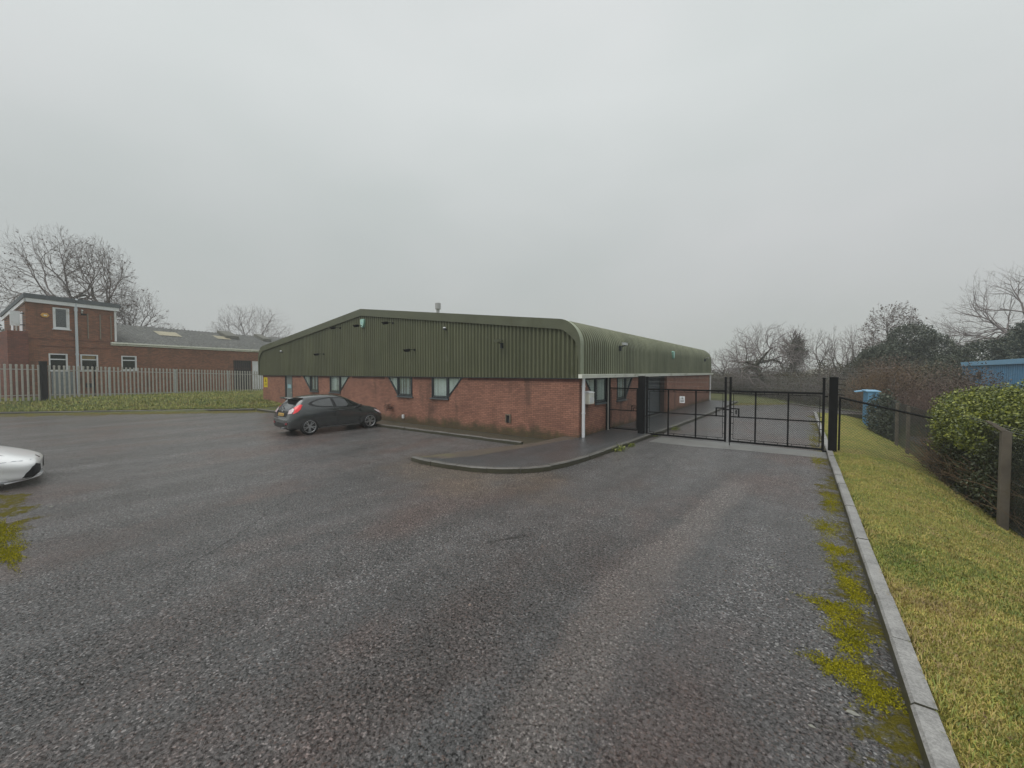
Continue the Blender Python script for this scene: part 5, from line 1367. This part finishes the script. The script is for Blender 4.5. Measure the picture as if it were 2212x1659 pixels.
# grille and white door at the far end
b = MB(); b.box(13.1, 14.85, .12, .14, .4, 3.46); d_ = b.build('doorway', M['dark'], bl)
b = MB()
for k in range(9): b.tube((13.2 + k * .195, -.02, .4), (13.2 + k * .195, -.02, 3.42), .022, n=5)
b.box(13.1, 14.85, -.04, 0.0, 3.4, 3.46); b.box(13.1, 14.85, -.035, 0.0, 2.6, 2.66); b.build('grille', M['wood'], d_)
b = MB(); b.box(14.95, 16.48, .05, .09, .52, 3.38); d_ = b.build('door', M['white'], bl)
b = MB(); b.box(14.93, 15.0, -.02, .05, .5, 3.4); b.box(15.0, 16.5, -.02, .05, 3.33, 3.4); b.box(15.1, 16.4, .03, .049, 3.1, 3.14); b.build('door_frame', M['white'], d_)
# steel doors behind the palisade
b = MB(); b.prism([(1.05, .3), (2.2, .3), (2.2, 2.35), (1.05, 2.35)], FL, .01, .05); b.build('steel_door', plain('steel_door', (.20, .23, .24), .5), bl)
b = MB(); b.prism([(2.75, 1.2), (3.05, 1.2), (3.05, 1.5), (2.75, 1.5)], FL, .01, .09); b.build('meter_box', M['dark'], bl)
# windows and vents on the left flank
FS = lambda a, o, z: (-o, a, z)
for k, (y0, y1) in enumerate(((.35, .75), (1.15, 1.35), (1.7, 2.0))):
    b = MB(); b.prism([(y0, 4.95 - y0 * .12), (y1, 4.95 - y1 * .12), (y1, 6.35 - y1 * .2), (y0, 6.35 - y0 * .2)], FS, .005, .05); b.build('flank_window', M['white'] if k != 1 else M['galv'], bl)
wg = MB(); wg.add([(-.02, -.35, -.3), (-.02, 6.5, -.3), (-.02, 6.5, 4.25), (-.02, -.35, 4.95), (-.9, -.35, -.3), (-.9, 6.5, -.3), (-.9, 6.5, 4.25), (-.9, -.35, 4.95)], [(0, 1, 2, 3), (7, 6, 5, 4), (0, 4, 5, 1), (1, 5, 6, 2), (2, 6, 7, 3), (3, 7, 4, 0)])
wg.build('side_wing', M['brick3'], bl)
# alarm box, lamp, box on the tower
al = empty('hexagon_alarm', (-34.9, -9.85, 0), R(104), 'amber hexagonal alarm box on the brick tower', 'alarm box')
b = MB(); b.prism([(.64, 6.12), (.74, 5.98), (.95, 5.98), (1.05, 6.12), (.95, 6.26), (.74, 6.26)], FL, .003, .10); b.build('casing', M['orange'], al, bevel=.015)
b = MB(); b.prism([(.78, 6.08), (.92, 6.08), (.92, 6.15), (.78, 6.15)], FL, .10, .106); b.build('panel', M['cream'], al)
q = empty('wall_box', (-34.9, -9.85, 0), R(104), 'white flat panel hanging off the left flank of the tower', 'panel')
b = MB(); b.box(-.62, -.2, .12, .17, 5.3, 6.25); b.build('panel', M['white'], q); b = MB(); b.box(-.2, -.01, .13, .16, 6.1, 6.16); b.box(-.2, -.01, .13, .16, 5.35, 5.41); b.build('bracket', M['frame'], q)
q = empty('tower_lamp', (-34.9, -9.85, 0), R(104), 'tiny white bulkhead lamp under the tower fascia', 'wall lamp')
b = MB(); b.tube((2.66, -.01, 6.72), (2.66, -.12, 6.70), .05, n=10); b.build('cover', M['white'], q); b = MB(); b.box(2.62, 2.7, -.05, .0, 6.45, 6.66); b.build('bracket', M['galv'], q)
q = empty('tower_light', (-34.9, -9.85, 0), R(104), 'dark floodlight on the tower beside the battens', 'floodlight')
b = MB(); b.box(2.55, 2.8, -.3, -.18, 6.34, 6.46); b.build('lamp_head', M['black'], q); b = MB(); b.tube((2.7, 0, 6.42), (2.7, -.2, 6.42), .015); b.build('arm', M['black'], q)
for o_ in [o for o in bpy.data.objects if o.name.startswith('yard_gate')]: bpy.data.objects.remove(o_)

# ------------------------------------------------------------------ blue building and container
bb = empty('blue_building', (14, 16, -1), 0, 'blue corrugated steel building half hidden behind the ivy bush', 'building')
V = []; F = []; ys = []; y = -16
while y < 8.6:
    for dy, o_ in ((0, 0), (.1, 0), (.13, .05), (.22, .05)):
        ys.append((min(y + dy, 8.6), o_))
    y += .25
for y, o_ in ys: V += [(-o_, y, 0), (-o_, y, 3.72)]
for j in range(len(ys) - 1): a = 2 * j; F.append((a, a + 1, a + 3, a + 2))
np_mesh('cladding', V, F, M['blue'], bb)
b = MB(); b.box(0.02, 8, 8.5, 8.6, 0, 3.7); b.box(-.10, 0.1, 8.45, 8.64, 0, 3.7); b.build('end_wall', M['blue'], bb)
b = MB(); b.box(0.02, 8, -16, -15.9, 0, 3.7); b.box(7.9, 8, -15.88, 8.48, 0, 3.7); b.build('end_wall', M['blue'], bb)
b = MB(); b.box(-.16, -.06, -16, 8.75, 3.68, 3.92); b.build('fascia', M['bluelight'], bb)
b = MB(); b.add([(-.1, -16, 3.9), (-.1, 8.7, 3.9), (4, 8.7, 4.25), (4, -16, 4.25), (8.15, 8.7, 3.9), (8.15, -16, 3.9)], [(0, 1, 2, 3), (3, 2, 4, 5)]); b.build('roof', M['bluelight'], bb)
b = MB(); b.box(-.12, -.055, 5.5, 6.0, 2.9, 3.3); b.tube((-.1, 5.75, 3.1), (-.3, 5.75, 3.05), .09, n=8); b.build('lamp', M['frame'], bb)
bc = empty('blue_container', (8.48, 12.0, -.4), 0, 'blue steel container half hidden by shrubs beyond the right gate post', 'container')
b = MB(); b.box(0.0, .42, 1.6, 3.6, 0, 1.74); b.build('body', M['blue'], bc, bevel=.01)
b = MB(); b.box(-.05, .47, 1.57, 3.62, 1.743, 1.80); b.build('lid', M['bluelight'], bc, bevel=.01)
b = MB(); b.add([(-.34, 3.2, 1.66), (0.2, 3.2, 1.745), (0.2, 4.0, 1.745), (-.34, 4.0, 1.66), (-.34, 3.2, 1.70), (0.2, 3.2, 1.80), (0.2, 4.0, 1.80), (-.34, 4.0, 1.70)], [(0, 3, 2, 1), (4, 5, 6, 7), (0, 1, 5, 4), (1, 2, 6, 5), (2, 3, 7, 6), (3, 0, 4, 7)]); b.build('canopy', M['bluelight'], bc)
for y_ in (1.9, 2.4, 2.9): b = MB(); b.box(-.03, -.002, y_, y_ + .06, .05, 1.7); b.build('rib', M['blue'], bc)
# yard road beyond the fence
yd = poly_sheet('yard', [(9.6, -20), (13.9, -20), (13.9, 16), (9.9, 16)], plain('yard_surface', (.10, .105, .105), .5, var=.25, scale=1.5), -.86)

# ------------------------------------------------------------------ cars
def paint(name, col, metal=0.0, rough=0.25, coat=1.0):
    t = NT(name)
    c = t.mix(t.math('MULTIPLY', t.mrange(t.noise(30, 3, .6), .6, .7), .15), col, tuple(min(1, v * 1.5 + .02) for v in col))
    return t.done(c, rough, metal, t.bump(t.noise(160, 2), .06, .001), Coat_Weight=coat, Coat_Roughness=.06)
M['cargrey'] = paint('charcoal_paint', (.075, .08, .082), .6, .24)
M['carwhite'] = paint('white_paint', (.93, .94, .95), 0, .3)
M['carglass'] = NT('car_glass').done((.015, .018, .02), .04, 0, None, Specular_IOR_Level=.8, Coat_Weight=1.0)
M['carglass2'] = NT('rear_glass').done((.03, .035, .037), .05, 0, None, Specular_IOR_Level=1.0, Coat_Weight=1.0)
M['rubber'] = plain('tyre_rubber', (.014, .014, .015), .7)
M['alloy'] = plain('alloy', (.38, .39, .40), .3, metal=.7, var=.05)
M['blackgloss'] = NT('gloss_black').done((.008, .008, .009), .15)
M['red'] = NT('red_lens').done((.90, .03, .04), .15, 0, None, Coat_Weight=.8)
M['clearlens'] = NT('clear_lens').done((.62, .50, .52), .15, 0, None, Coat_Weight=.8)
M['plate'] = plain('yellow_plate', (.62, .40, .10), .4, var=.05)
M['reflred'] = NT('red_reflector').done((.22, .01, .02), .3)

def loft(name, stations, mat, parent, sub=2):
    """stations: (x, [(y,z) half ring from the bottom centre to the top centre])"""
    n = len(stations[0][1]); V = []; F = []; N = 2 * n - 2
    for x, ring in stations:
        full = [(-y, z) for y, z in ring] + [(y, z) for y, z in reversed(ring[1:-1])]
        V += [(x, y, z) for y, z in full]
    for j in range(len(stations) - 1):
        for i in range(N): a = j * N + i; b_ = j * N + (i + 1) % N; F.append((a, b_, b_ + N, a + N))
    def cap(off, flip):
        for i in range(n - 1):
            a, b_ = off + i, off + i + 1; c, d = off + (N - i - 1) % N, off + (N - i) % N
            q = []
            for v in (a, b_, c, d):
                if v not in q: q.append(v)
            F.append(tuple(q if not flip else reversed(q)))
    cap(0, False); cap((len(stations) - 1) * N, True)
    me = bpy.data.meshes.new(name); me.from_pydata(V, [], F)
    bm = bmesh.new(); bm.from_mesh(me); bmesh.ops.recalc_face_normals(bm, faces=bm.faces); bm.to_mesh(me); bm.free()
    me.materials.append(mat); me.polygons.foreach_set('use_smooth', [True] * len(me.polygons))
    o = bpy.data.objects.new(name, me); C.objects.link(o); o.parent = parent
    m = o.modifiers.new('s', 'SUBSURF'); m.levels = sub; m.render_levels = sub
    return o
def bake(o):
    dg = bpy.context.evaluated_depsgraph_get(); e = o.evaluated_get(dg)
    me = bpy.data.meshes.new_from_object(e); o.modifiers.clear(); old = o.data; o.data = me
    bm = bmesh.new(); bm.from_mesh(me); t = BVHTree.FromBMesh(bm); bm.free(); return t
def decal(name, bvh, poly, mat, parent, mode='side', off=.004, sgn=-1, ang=0, thick=0, cell=.035):
    """a patch cut to a polygon and laid on the body. side: (x,z) seen from y=sgn*; rear/front: (y,z); diag: seen from an angle"""
    if mode == 'side': o0 = lambda a, z: Vector((a, sgn * 3, z)); dr = Vector((0, -sgn, 0))
    elif mode == 'x': o0 = lambda a, z: Vector((sgn * 8, a, z)); dr = Vector((-sgn, 0, 0))
    elif mode == 'top': o0 = lambda a, z: Vector((a, z, 4)); dr = Vector((0, 0, -1))
    else:
        u = Vector((math.cos(ang), math.sin(ang), 0)); dr = u; s_ = Vector((-u.y, u.x, 0)); o0 = lambda a, z: s_ * a - u * 8 + Vector((0, 0, z))
    bm = bmesh.new(); vs = [bm.verts.new((p[0], p[1], 0)) for p in poly]; f = bm.faces.new(vs)
    xs = [p[0] for p in poly]; zs = [p[1] for p in poly]
    k = min(xs) + cell
    while k < max(xs): bmesh.ops.bisect_plane(bm, geom=bm.verts[:] + bm.edges[:] + bm.faces[:], plane_co=(k, 0, 0), plane_no=(1, 0, 0)); k += cell
    k = min(zs) + cell
    while k < max(zs): bmesh.ops.bisect_plane(bm, geom=bm.verts[:] + bm.edges[:] + bm.faces[:], plane_co=(0, k, 0), plane_no=(0, 1, 0)); k += cell
    bad = []
    for v in bm.verts:
        h = bvh.ray_cast(o0(v.co.x, v.co.y), dr, 20)
        if h[0] is None: bad.append(v); continue
        nn = h[1] if h[1].dot(dr) < 0 else -h[1]
        v.co = h[0] + nn * off
    if bad: bmesh.ops.delete(bm, geom=bad, context='VERTS')
    bmesh.ops.recalc_face_normals(bm, faces=bm.faces)
    me = bpy.data.meshes.new(name); bm.to_mesh(me); bm.free(); me.materials.append(mat); me.polygons.foreach_set('use_smooth', [True] * len(me.polygons))
    o = bpy.data.objects.new(name, me); C.objects.link(o); o.parent = parent
    if thick: m = o.modifiers.new('t', 'SOLIDIFY'); m.thickness = thick; m.offset = 0
    return o
def wheel(parent, x, y, z, r, w, sgn, spokes=10):
    e = MB(); n = 36
    prof = [(r * .70, -w / 2), (r * .93, -w / 2), (r, -w / 2 + .03), (r, w / 2 - .03), (r * .93, w / 2), (r * .70, w / 2)]
    def ringm(prof_, mat, name, par):
        V = []; F = []
        for k in range(n):
            a = 2 * math.pi * k / n; V += [(x + pr * math.cos(a), y + oy, z + pr * math.sin(a)) for pr, oy in prof_]
        m_ = len(prof_)
        for k in range(n):
            for i in range(m_ - 1): a = k * m_ + i; b_ = ((k + 1) % n) * m_ + i; F.append((a, a + 1, b_ + 1, b_))
        return np_mesh(name, V, F, mat, par, smooth=True)
    wh_ = ringm(prof, M['rubber'], 'wheel', parent)
    so = sgn * w / 2
    ringm([(r * .72, so * .5), (r * .735, so * 1.02), (r * .69, so * 1.04), (r * .66, so * .6)], M['alloy'], 'rim', wh_)
    b = MB()
    for k in range(spokes):
        a = 2 * math.pi * k / spokes + (.13 if k % 2 else -.13); c, s_ = math.cos(a), math.sin(a)
        p = Vector((x + c * r * .12, y + so * .82, z + s_ * r * .12)); q = Vector((x + c * r * .69, y + so * 1.0, z + s_ * r * .69))
        t_ = Vector((-s_, 0, c)) * .017; dpt = Vector((0, -so / abs(so) * .03, 0))
        b.add([p - t_ * 1.1, p + t_ * 1.1, q + t_ * .8, q - t_ * .8, p - t_ + dpt, p + t_ + dpt, q + t_ * .8 + dpt, q - t_ * .8 + dpt], [(0, 1, 2, 3), (0, 4, 5, 1), (1, 5, 6, 2), (3, 2, 6, 7), (0, 3, 7, 4)])
    b.tube((x, y + so * .6, z), (x, y + so * .9, z), r * .17, n=14); b.build('spokes', M['alloy'], wh_)
    b = MB(); b.tube((x, y + so * .1, z), (x, y + so * .35, z), r * .68, n=20); b.build('brake_disc', M['dark'], wh_)
    return wh_
def cut_arches(body, spots, r, ylim, parent, mat):
    for (x, z) in spots:
        for s_ in (-1, 1):
            b = MB(); b.tube((x, s_ * ylim[0], z), (x, s_ * ylim[1], z), r, n=32); c = b.build('cutter', mat)
            m = body.modifiers.new('b', 'BOOLEAN'); m.operation = 'DIFFERENCE'; m.object = c; m.solver = 'EXACT'
            dg = bpy.context.evaluated_depsgraph_get(); me = bpy.data.meshes.new_from_object(body.evaluated_get(dg)); body.modifiers.clear(); body.data = me
            bpy.data.objects.remove(c)
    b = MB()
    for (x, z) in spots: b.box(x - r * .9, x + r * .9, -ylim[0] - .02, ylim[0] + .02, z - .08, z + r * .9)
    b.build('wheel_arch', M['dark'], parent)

def hatch():
    S_ = .97; t_ = empty('parked_car', (-8.52, -4.67, 0), 0, 'charcoal three door hatchback with roof spoiler parked facing the brick wall', 'car')
    root = t_
    X = [0, .04, .10, .16, .28, .44, .60, .9, 1.3, 1.8, 2.15, 2.45, 2.72, 2.98, 3.3, 3.58, 3.78, 3.9, 3.97]
    zc = [.58, .66, .88, .98, 1.16, 1.34, 1.415, 1.455, 1.48, 1.475, 1.43, 1.29, 1.14, 1.01, .955, .885, .79, .67, .55]
    zb_ = [.32, .27, .24, .23, .22, .20, .19, .18, .17, .17, .17, .17, .17, .17, .17, .18, .20, .22, .28]
    zbelt = [.54, .62, .80, .89, .965, 1.0, 1.01, 1.0, .98, .955, .935, .92, .905, .89, .865, .80, .71, .60, .48]
    wb = [.60, .74, .79, .80, .81, .82, .825, .825, .82, .815, .81, .80, .79, .78, .755, .69, .59, .46, .32]
    wr = [.50, .64, .66, .62, .58, .55, .545, .55, .56, .56, .56, .585, .62, .66, .62, .55, .44, .32, .2]
    wm = [.66, .80, .845, .86, .87, .875, .88, .875, .845, .84, .84, .845, .86, .875, .88, .86, .79, .66, .45]
    st = []
    for i, x in enumerate(X):
        c, bt = zc[i], zbelt[i]; h = c - zb_[i]
        z1 = zb_[i] + .04; zm = min(.52, zb_[i] + h * .5)
        ze = max(c - (.035 if 4 < i < 12 else .02) - .01, bt + .01)
        ring = [(0, zb_[i]), (wm[i] * .75, zb_[i]), (wm[i] * .955, z1), (wm[i] * .985, (z1 + zm) / 2), (wm[i], zm), (wm[i] * .985, zm + (bt - zm) * .6), (wb[i], bt), ((wb[i] + wr[i]) / 2 + .02, (bt + ze) / 2 + .01), (wr[i], ze), (wr[i] * .55, c - .005), (0, c)]
        st.append((x, ring))
    body = loft('body', st, M['cargrey'], t_)
    bv = bake(body)
    RA, FA = .73, 3.20
    P = lambda name, poly, mat, **k: decal(name, bv, poly, M[mat], body, **k)
    for sg in (-1, 1):
        k = dict(mode='side', sgn=sg)
        P('window_surround', [(.74, 1.17), (.86, 1.245), (1.15, 1.335), (1.5, 1.375), (1.95, 1.37), (2.25, 1.285), (2.55, 1.13), (2.82, .985), (2.3, .965), (1.75, .985), (1.3, 1.01), (.95, 1.06), (.78, 1.12)], 'blackgloss', **k)
        P('quarter_window', [(.86, 1.165), (.95, 1.225), (1.2, 1.295), (1.5, 1.335), (1.60, 1.335), (1.66, 1.03), (1.3, 1.05), (1.0, 1.095)], 'carglass2', off=.008, **k)
        P('door_window', [(1.72, 1.335), (1.95, 1.33), (2.2, 1.26), (2.5, 1.115), (2.68, 1.01), (2.2, 1.0), (1.80, 1.012)], 'carglass', off=.008, **k)
        P('door_seam', [(1.69, .98), (1.70, .98), (1.76, .6), (1.80, .33), (1.79, .33), (1.75, .6)], 'dark', cell=.1, **k)
        P('door_seam', [(2.76, .95), (2.77, .95), (2.80, .6), (2.74, .33), (2.73, .33), (2.79, .6)], 'dark', cell=.1, **k)
        P('crease_shade', [(1.0, .90), (2.9, .80), (2.9, .795), (1.0, .893)], 'dark', cell=.1, off=.002, **k)  # dark line painted for the shade along the body fold
        P('sill_strip', [(1.15, .27), (2.75, .27), (2.75, .23), (1.15, .23)], 'alloy', cell=.2, off=.012, **k)
        P('door_handle', [(1.86, .885), (2.04, .87), (2.04, .85), (1.86, .862)], 'cargrey', off=.03, thick=.02, **k)
        P('headlight', [(3.42, .80), (3.70, .72), (3.86, .60), (3.80, .57), (3.55, .68)], 'clearlens', off=.006, **k)
        an = R(45) if sg < 0 else R(-45)
        # tail lamp on the rear corner
        f_ = 1 if sg < 0 else -1
    for sg in (-1, 1):
        ang = R(45) * (1 if sg < 0 else -1)
        red = [(-.64, 1.02), (-.81, 1.15), (-.89, 1.13), (-.885, 1.0), (-.815, .885), (-.675, .82), (-.70, .90), (-.71, .98)]
        clr = [(-.45, .80), (-.47, .93), (-.62, 1.02), (-.705, 1.0), (-.685, .90), (-.64, .835)]
        R2 = lambda pts: [((-1 if sg > 0 else 1) * a, z) for a, z in pts]
        decal('tail_lamp', bv, R2(red), M['red'], body, mode='diag', ang=ang, off=.012, thick=.01)
        decal('reversing_lamp', bv, R2(clr), M['clearlens'], body, mode='diag', ang=ang, off=.017, thick=.01)
    k = dict(mode='x', sgn=-1)
    P('rear_window', [(-.56, 1.03), (-.40, .985), (0, .97), (.40, .985), (.56, 1.03), (.47, 1.30), (0, 1.32), (-.47, 1.30)], 'carglass2', off=.006, **k)
    P('tailgate_trim', [(-.52, .86), (.52, .86), (.50, .93), (-.50, .93)], 'blackgloss', off=.012, thick=.01, **k)
    P('plate_recess', [(-.46, .69), (.46, .69), (.50, .85), (-.50, .85)], 'dark', off=.004, **k)
    pl = P('number_plate', [(-.26, .71), (.26, .71), (.26, .82), (-.26, .82)], 'plate', off=.03, thick=.01, **k)
    for j in range(7):
        a = -.215 + j * .062 + (.03 if j > 3 else 0); decal('plate_mark', bv, [(a, .735), (a + .038, .735), (a + .038, .80), (a, .80)], plate_ink, pl, mode='x', sgn=-1, off=.037, cell=.1)
    decal('badge', bv, [(.055 * math.cos(i * .63), .895 + .022 * math.sin(i * .63)) for i in range(10)], M['alloy'], body, mode='x', sgn=-1, off=.028, cell=.1)
    P('rear_diffuser', [(-.52, .26), (.52, .26), (.60, .40), (.35, .46), (-.35, .46), (-.60, .40)], 'blackgloss', off=.008, **k)
    P('bumper_strip', [(-.62, .60), (.62, .60), (.62, .615), (-.62, .615)], 'alloy', off=.004, cell=.15, **k)
    for s_ in (-1, 1): P('rear_reflector', [(s_ * .48, .42), (s_ * .66, .43), (s_ * .66, .50), (s_ * .50, .50)], 'reflred', off=.012, **k)
    # spoiler
    b = MB(); pts = []
    for y in (-.51, -.46, -.3, 0, .3, .46, .51):
        e_ = 1 - (abs(y) / .53) ** 4 * .5
        pts.append([(.66, y, 1.405 - abs(y) * .03), (.30, y, 1.425 - abs(y) * .02), (.14 + .08 * (1 - e_), y, 1.40 - abs(y) * .03), (.17 + .08 * (1 - e_), y, 1.375 - abs(y) * .03), (.45, y, 1.355 - abs(y) * .06)])
    for a, c in zip(pts[:-1], pts[1:]):
        for i in range(5): b.add([a[i], a[(i + 1) % 5], c[(i + 1) % 5], c[i]], [(0, 1, 2, 3)])
    b.add(pts[0], [(0, 1, 2, 3, 4)]); b.add(pts[-1], [(4, 3, 2, 1, 0)])
    sp = b.build('spoiler', M['cargrey'], t_, fix=False, bevel=.0)
    b = MB(); b.add([(.19, -.46, 1.352), (.19, .46, 1.352), (.46, .46, 1.312), (.46, -.46, 1.312), (.145, -.46, 1.385), (.145, .46, 1.385)], [(0, 1, 2, 3), (0, 4, 5, 1)]); b.build('spoiler_underside', M['blackgloss'], sp, fix=False)
    b = MB(); b.tube((.17, .0, 1.0), (.20, .22, 1.06), .012, n=5); b.tube((.17, 0, .99), (.15, 0, .97), .03, n=8); b.build('rear_wiper', M['blackgloss'], t_)
    b = MB()
    for y in (-.38, -.26): b.tube((-.03, y, .29), (.12, y, .29), .035, n=12)
    b.build('exhaust', M['alloy'], t_)
    for s_ in (-1, 1):
        b = MB(); b.add([(2.66, s_ * .80, .95), (2.78, s_ * .80, .95), (2.80, s_ * .97, .94), (2.66, s_ * .99, .95), (2.67, s_ * .80, 1.02), (2.76, s_ * .80, 1.04), (2.78, s_ * .97, 1.06), (2.66, s_ * .99, 1.06)],
                      [(0, 1, 2, 3), (7, 6, 5, 4), (0, 4, 5, 1), (1, 5, 6, 2), (2, 6, 7, 3), (3, 7, 4, 0)]); b.build('mirror', M['cargrey'], t_, bevel=.02)
    P('windscreen', [(-.60, 1.02), (.60, 1.02), (.50, 1.41), (0, 1.43), (-.50, 1.41)], 'carglass', mode='x', sgn=1, off=.005)
    P('grille', [(-.35, .36), (.35, .36), (.30, .52), (-.30, .52)], 'blackgloss', mode='x', sgn=1, off=.005)
    cut_arches(body, [(RA, .315), (FA, .315)], .372, (.55, 1.2), t_, M['dark'])
    for x in (RA, FA):
        for s_ in (-1, 1): wheel(t_, x, s_ * .785, .318, .318, .20, s_)
    a = R(4); c = S_
    t_.scale = (c, c, c); t_.rotation_euler = (0, 0, R(90) - a)
    fx, fy = math.sin(a), math.cos(a)             # forward
    rx, ry = fy, -fx                               # car's right
    t_.location = (-8.52 - fx * RA * c - rx * .86 * c, -4.67 - fy * RA * c - ry * .86 * c, 0)
plate_ink = plain('plate_ink', (.22, .14, .05), .5)
hatch()

def sports():
    t_ = empty('sports_car', (0, 0, 0), 0, 'low white sports car nosing in at the left edge of the car park', 'car')
    # x measured back from the nose
    X = [0, .05, .14, .30, .55, .85, 1.2, 1.6, 2.0, 2.5, 3.0, 3.6, 4.1, 4.4, 4.5]
    zc = [.43, .50, .55, .62, .72, .81, .89, .97, 1.08, 1.19, 1.18, 1.05, .95, .88, .75]
    zb_ = [.22, .15, .12, .12, .12, .12, .12, .12, .12, .12, .12, .13, .16, .22, .35]
    zs = [.41, .47, .52, .58, .66, .76, .81, .78, .74, .78, .84, .86, .84, .80, .70]
    ws = [.52, .62, .70, .78, .84, .88, .90, .89, .87, .88, .92, .94, .90, .84, .7]
    wm = [.60, .74, .86, .93, .95, .96, .96, .93, .90, .93, .98, .99, .96, .90, .72]
    st = []
    for i, x in enumerate(X):
        zm = zb_[i] + (zs[i] - zb_[i]) * .55; wr = ws[i] * (.62 if 7 < i < 12 else .75)
        ring = [(0, zb_[i]), (wm[i] * .7, zb_[i]), (wm[i] * .97, zb_[i] + .03), (wm[i] * .95, zm - .08), (wm[i], zm + .02), (wm[i] * .99, (zm + zs[i]) / 2 + .03), (ws[i], zs[i]), (wr, (zs[i] * .35 + zc[i] * .65)), (wr * .5, zc[i] - .004), (0, zc[i])]
        st.append((-x, ring))
    body = loft('body', list(reversed(st)), M['carwhite'], t_)
    bv = bake(body)
    P = lambda name, poly, mat, **k: decal(name, bv, poly, M[mat], body, **k)
    for sg in (-1, 1):
        P('air_intake', [(sg * .22, .16), (sg * .84, .155), (sg * .82, .28), (sg * .76, .39), (sg * .62, .435), (sg * .46, .40), (sg * .36, .38), (sg * .22, .36)], 'dark', mode='x', sgn=1, off=.004)
        for z in (.22, .28, .34): P('intake_bar', [(sg * .34, z), (sg * .66, z), (sg * .66, z + .008), (sg * .34, z + .008)], 'blackgloss', mode='x', sgn=1, off=.02, cell=.2)
        P('headlight', [(-.42, sg * .66), (-.58, sg * .63), (-.95, sg * .70), (-1.12, sg * .80), (-.95, sg * .83), (-.70, sg * .77)], 'lampgrey', mode='top', off=.004)
        P('headlight_edge', [(-.44, sg * .68), (-.70, sg * .775), (-.95, sg * .835), (-1.12, sg * .805), (-.95, sg * .85), (-.70, sg * .80)], 'dark', mode='top', off=.008)
        P('bumper_seam', [(-.02, .50), (-.30, .545), (-.75, .55), (-1.0, .52), (-1.0, .515), (-.75, .542), (-.30, .537), (-.02, .492)], 'shade', mode='side', sgn=sg, off=.003, cell=.1)
        P('side_window', [(-1.8, .88), (-2.3, 1.08), (-2.9, 1.10), (-3.2, .95), (-2.6, .86)], 'carglass', mode='side', sgn=sg)
    P('windscreen', [(-.60, .93), (.60, .93), (.50, 1.14), (-.50, 1.14)], 'carglass', mode='x', sgn=1)
    P('nose_badge', [(-.05, .47), (.05, .47), (.03, .52), (-.03, .52)], 'blackgloss', mode='x', sgn=1, off=.006, cell=.1)
    b = MB(); pts = []
    for k in range(13):
        y = -.9 + 1.8 * k / 12; x = -.02 - .42 * (abs(y) / .9) ** 2.6; pts.append((x, y))
    for (xa, ya), (xb, yb) in zip(pts[:-1], pts[1:]):
        b.add([(xa + .03, ya, .115), (xb + .03, yb, .115), (xb - .3, yb, .115), (xa - .3, ya, .115), (xa + .03, ya, .14), (xb + .03, yb, .14), (xb - .3, yb, .14), (xa - .3, ya, .14)], [(0, 3, 2, 1), (4, 5, 6, 7), (0, 1, 5, 4)])
    b.build('front_splitter', M['carwhite'], t_)
    cut_arches(body, [(-1.15, .33), (-3.75, .34)], .37, (.58, 1.2), t_, M['dark'])
    for x in (-1.15, -3.75):
        for s_ in (-1, 1): wheel(t_, x, s_ * .82, .33, .33, .24, s_)
    t_.location = (-7.25, -11.10, 0); t_.rotation_euler = (0, 0, R(90 - 8))
M['lampgrey'] = NT('lamp_cover').done((.30, .29, .30), .12, 0, None, Coat_Weight=1.0)
M['shade'] = plain('seam_grey', (.25, .27, .30), .5)
sports()

def van():
    t_ = empty('parked_van', (-39.3, -14.6, .45), R(104), 'white van at the far left edge behind the palisade fence', 'van')
    b = MB(); b.prism([(-2.3, .35), (2.0, .35), (2.35, .55), (2.4, .95), (1.75, 1.15), (1.2, 1.85), (-2.2, 1.9), (-2.3, 1.7)], lambda a, o, z: (a, o, z), -.9, .9); b.build('body', M['carwhite'], t_, bevel=.06)
    b = MB(); b.prism([(.3, 1.15), (1.6, 1.15), (1.15, 1.7), (.3, 1.72)], lambda a, o, z: (a, o, z), -.905, -.901); b.build('window', M['carglass'], t_)
    for x in (-1.4, 1.5):
        for s_ in (-1, 1):
            b = MB(); b.tube((x, s_ * .75, .33), (x, s_ * .93, .33), .33, n=24); w_ = b.build('wheel', M['rubber'], t_)
            b = MB(); b.tube((x, s_ * .93, .33), (x, s_ * .94, .33), .2, n=20); b.build('rim', M['alloy'], w_)
van()

# ------------------------------------------------------------------ the misty air
b = MB(); b.box(-130, 130, -45, 420, -3, 24)
hz = b.build('haze', bpy.data.materials.new('mist')); tag(hz, kind='stuff')
m = hz.data.materials[0]; m.use_nodes = True; nn = m.node_tree.nodes; nn.clear()
ou = nn.new('ShaderNodeOutputMaterial'); pv = nn.new('ShaderNodeVolumePrincipled')
pv.inputs['Color'].default_value = (.93, .96, .96, 1); pv.inputs['Density'].default_value = 0.0018; pv.inputs['Anisotropy'].default_value = 0.1
m.node_tree.links.new(pv.outputs[0], ou.inputs['Volume'])
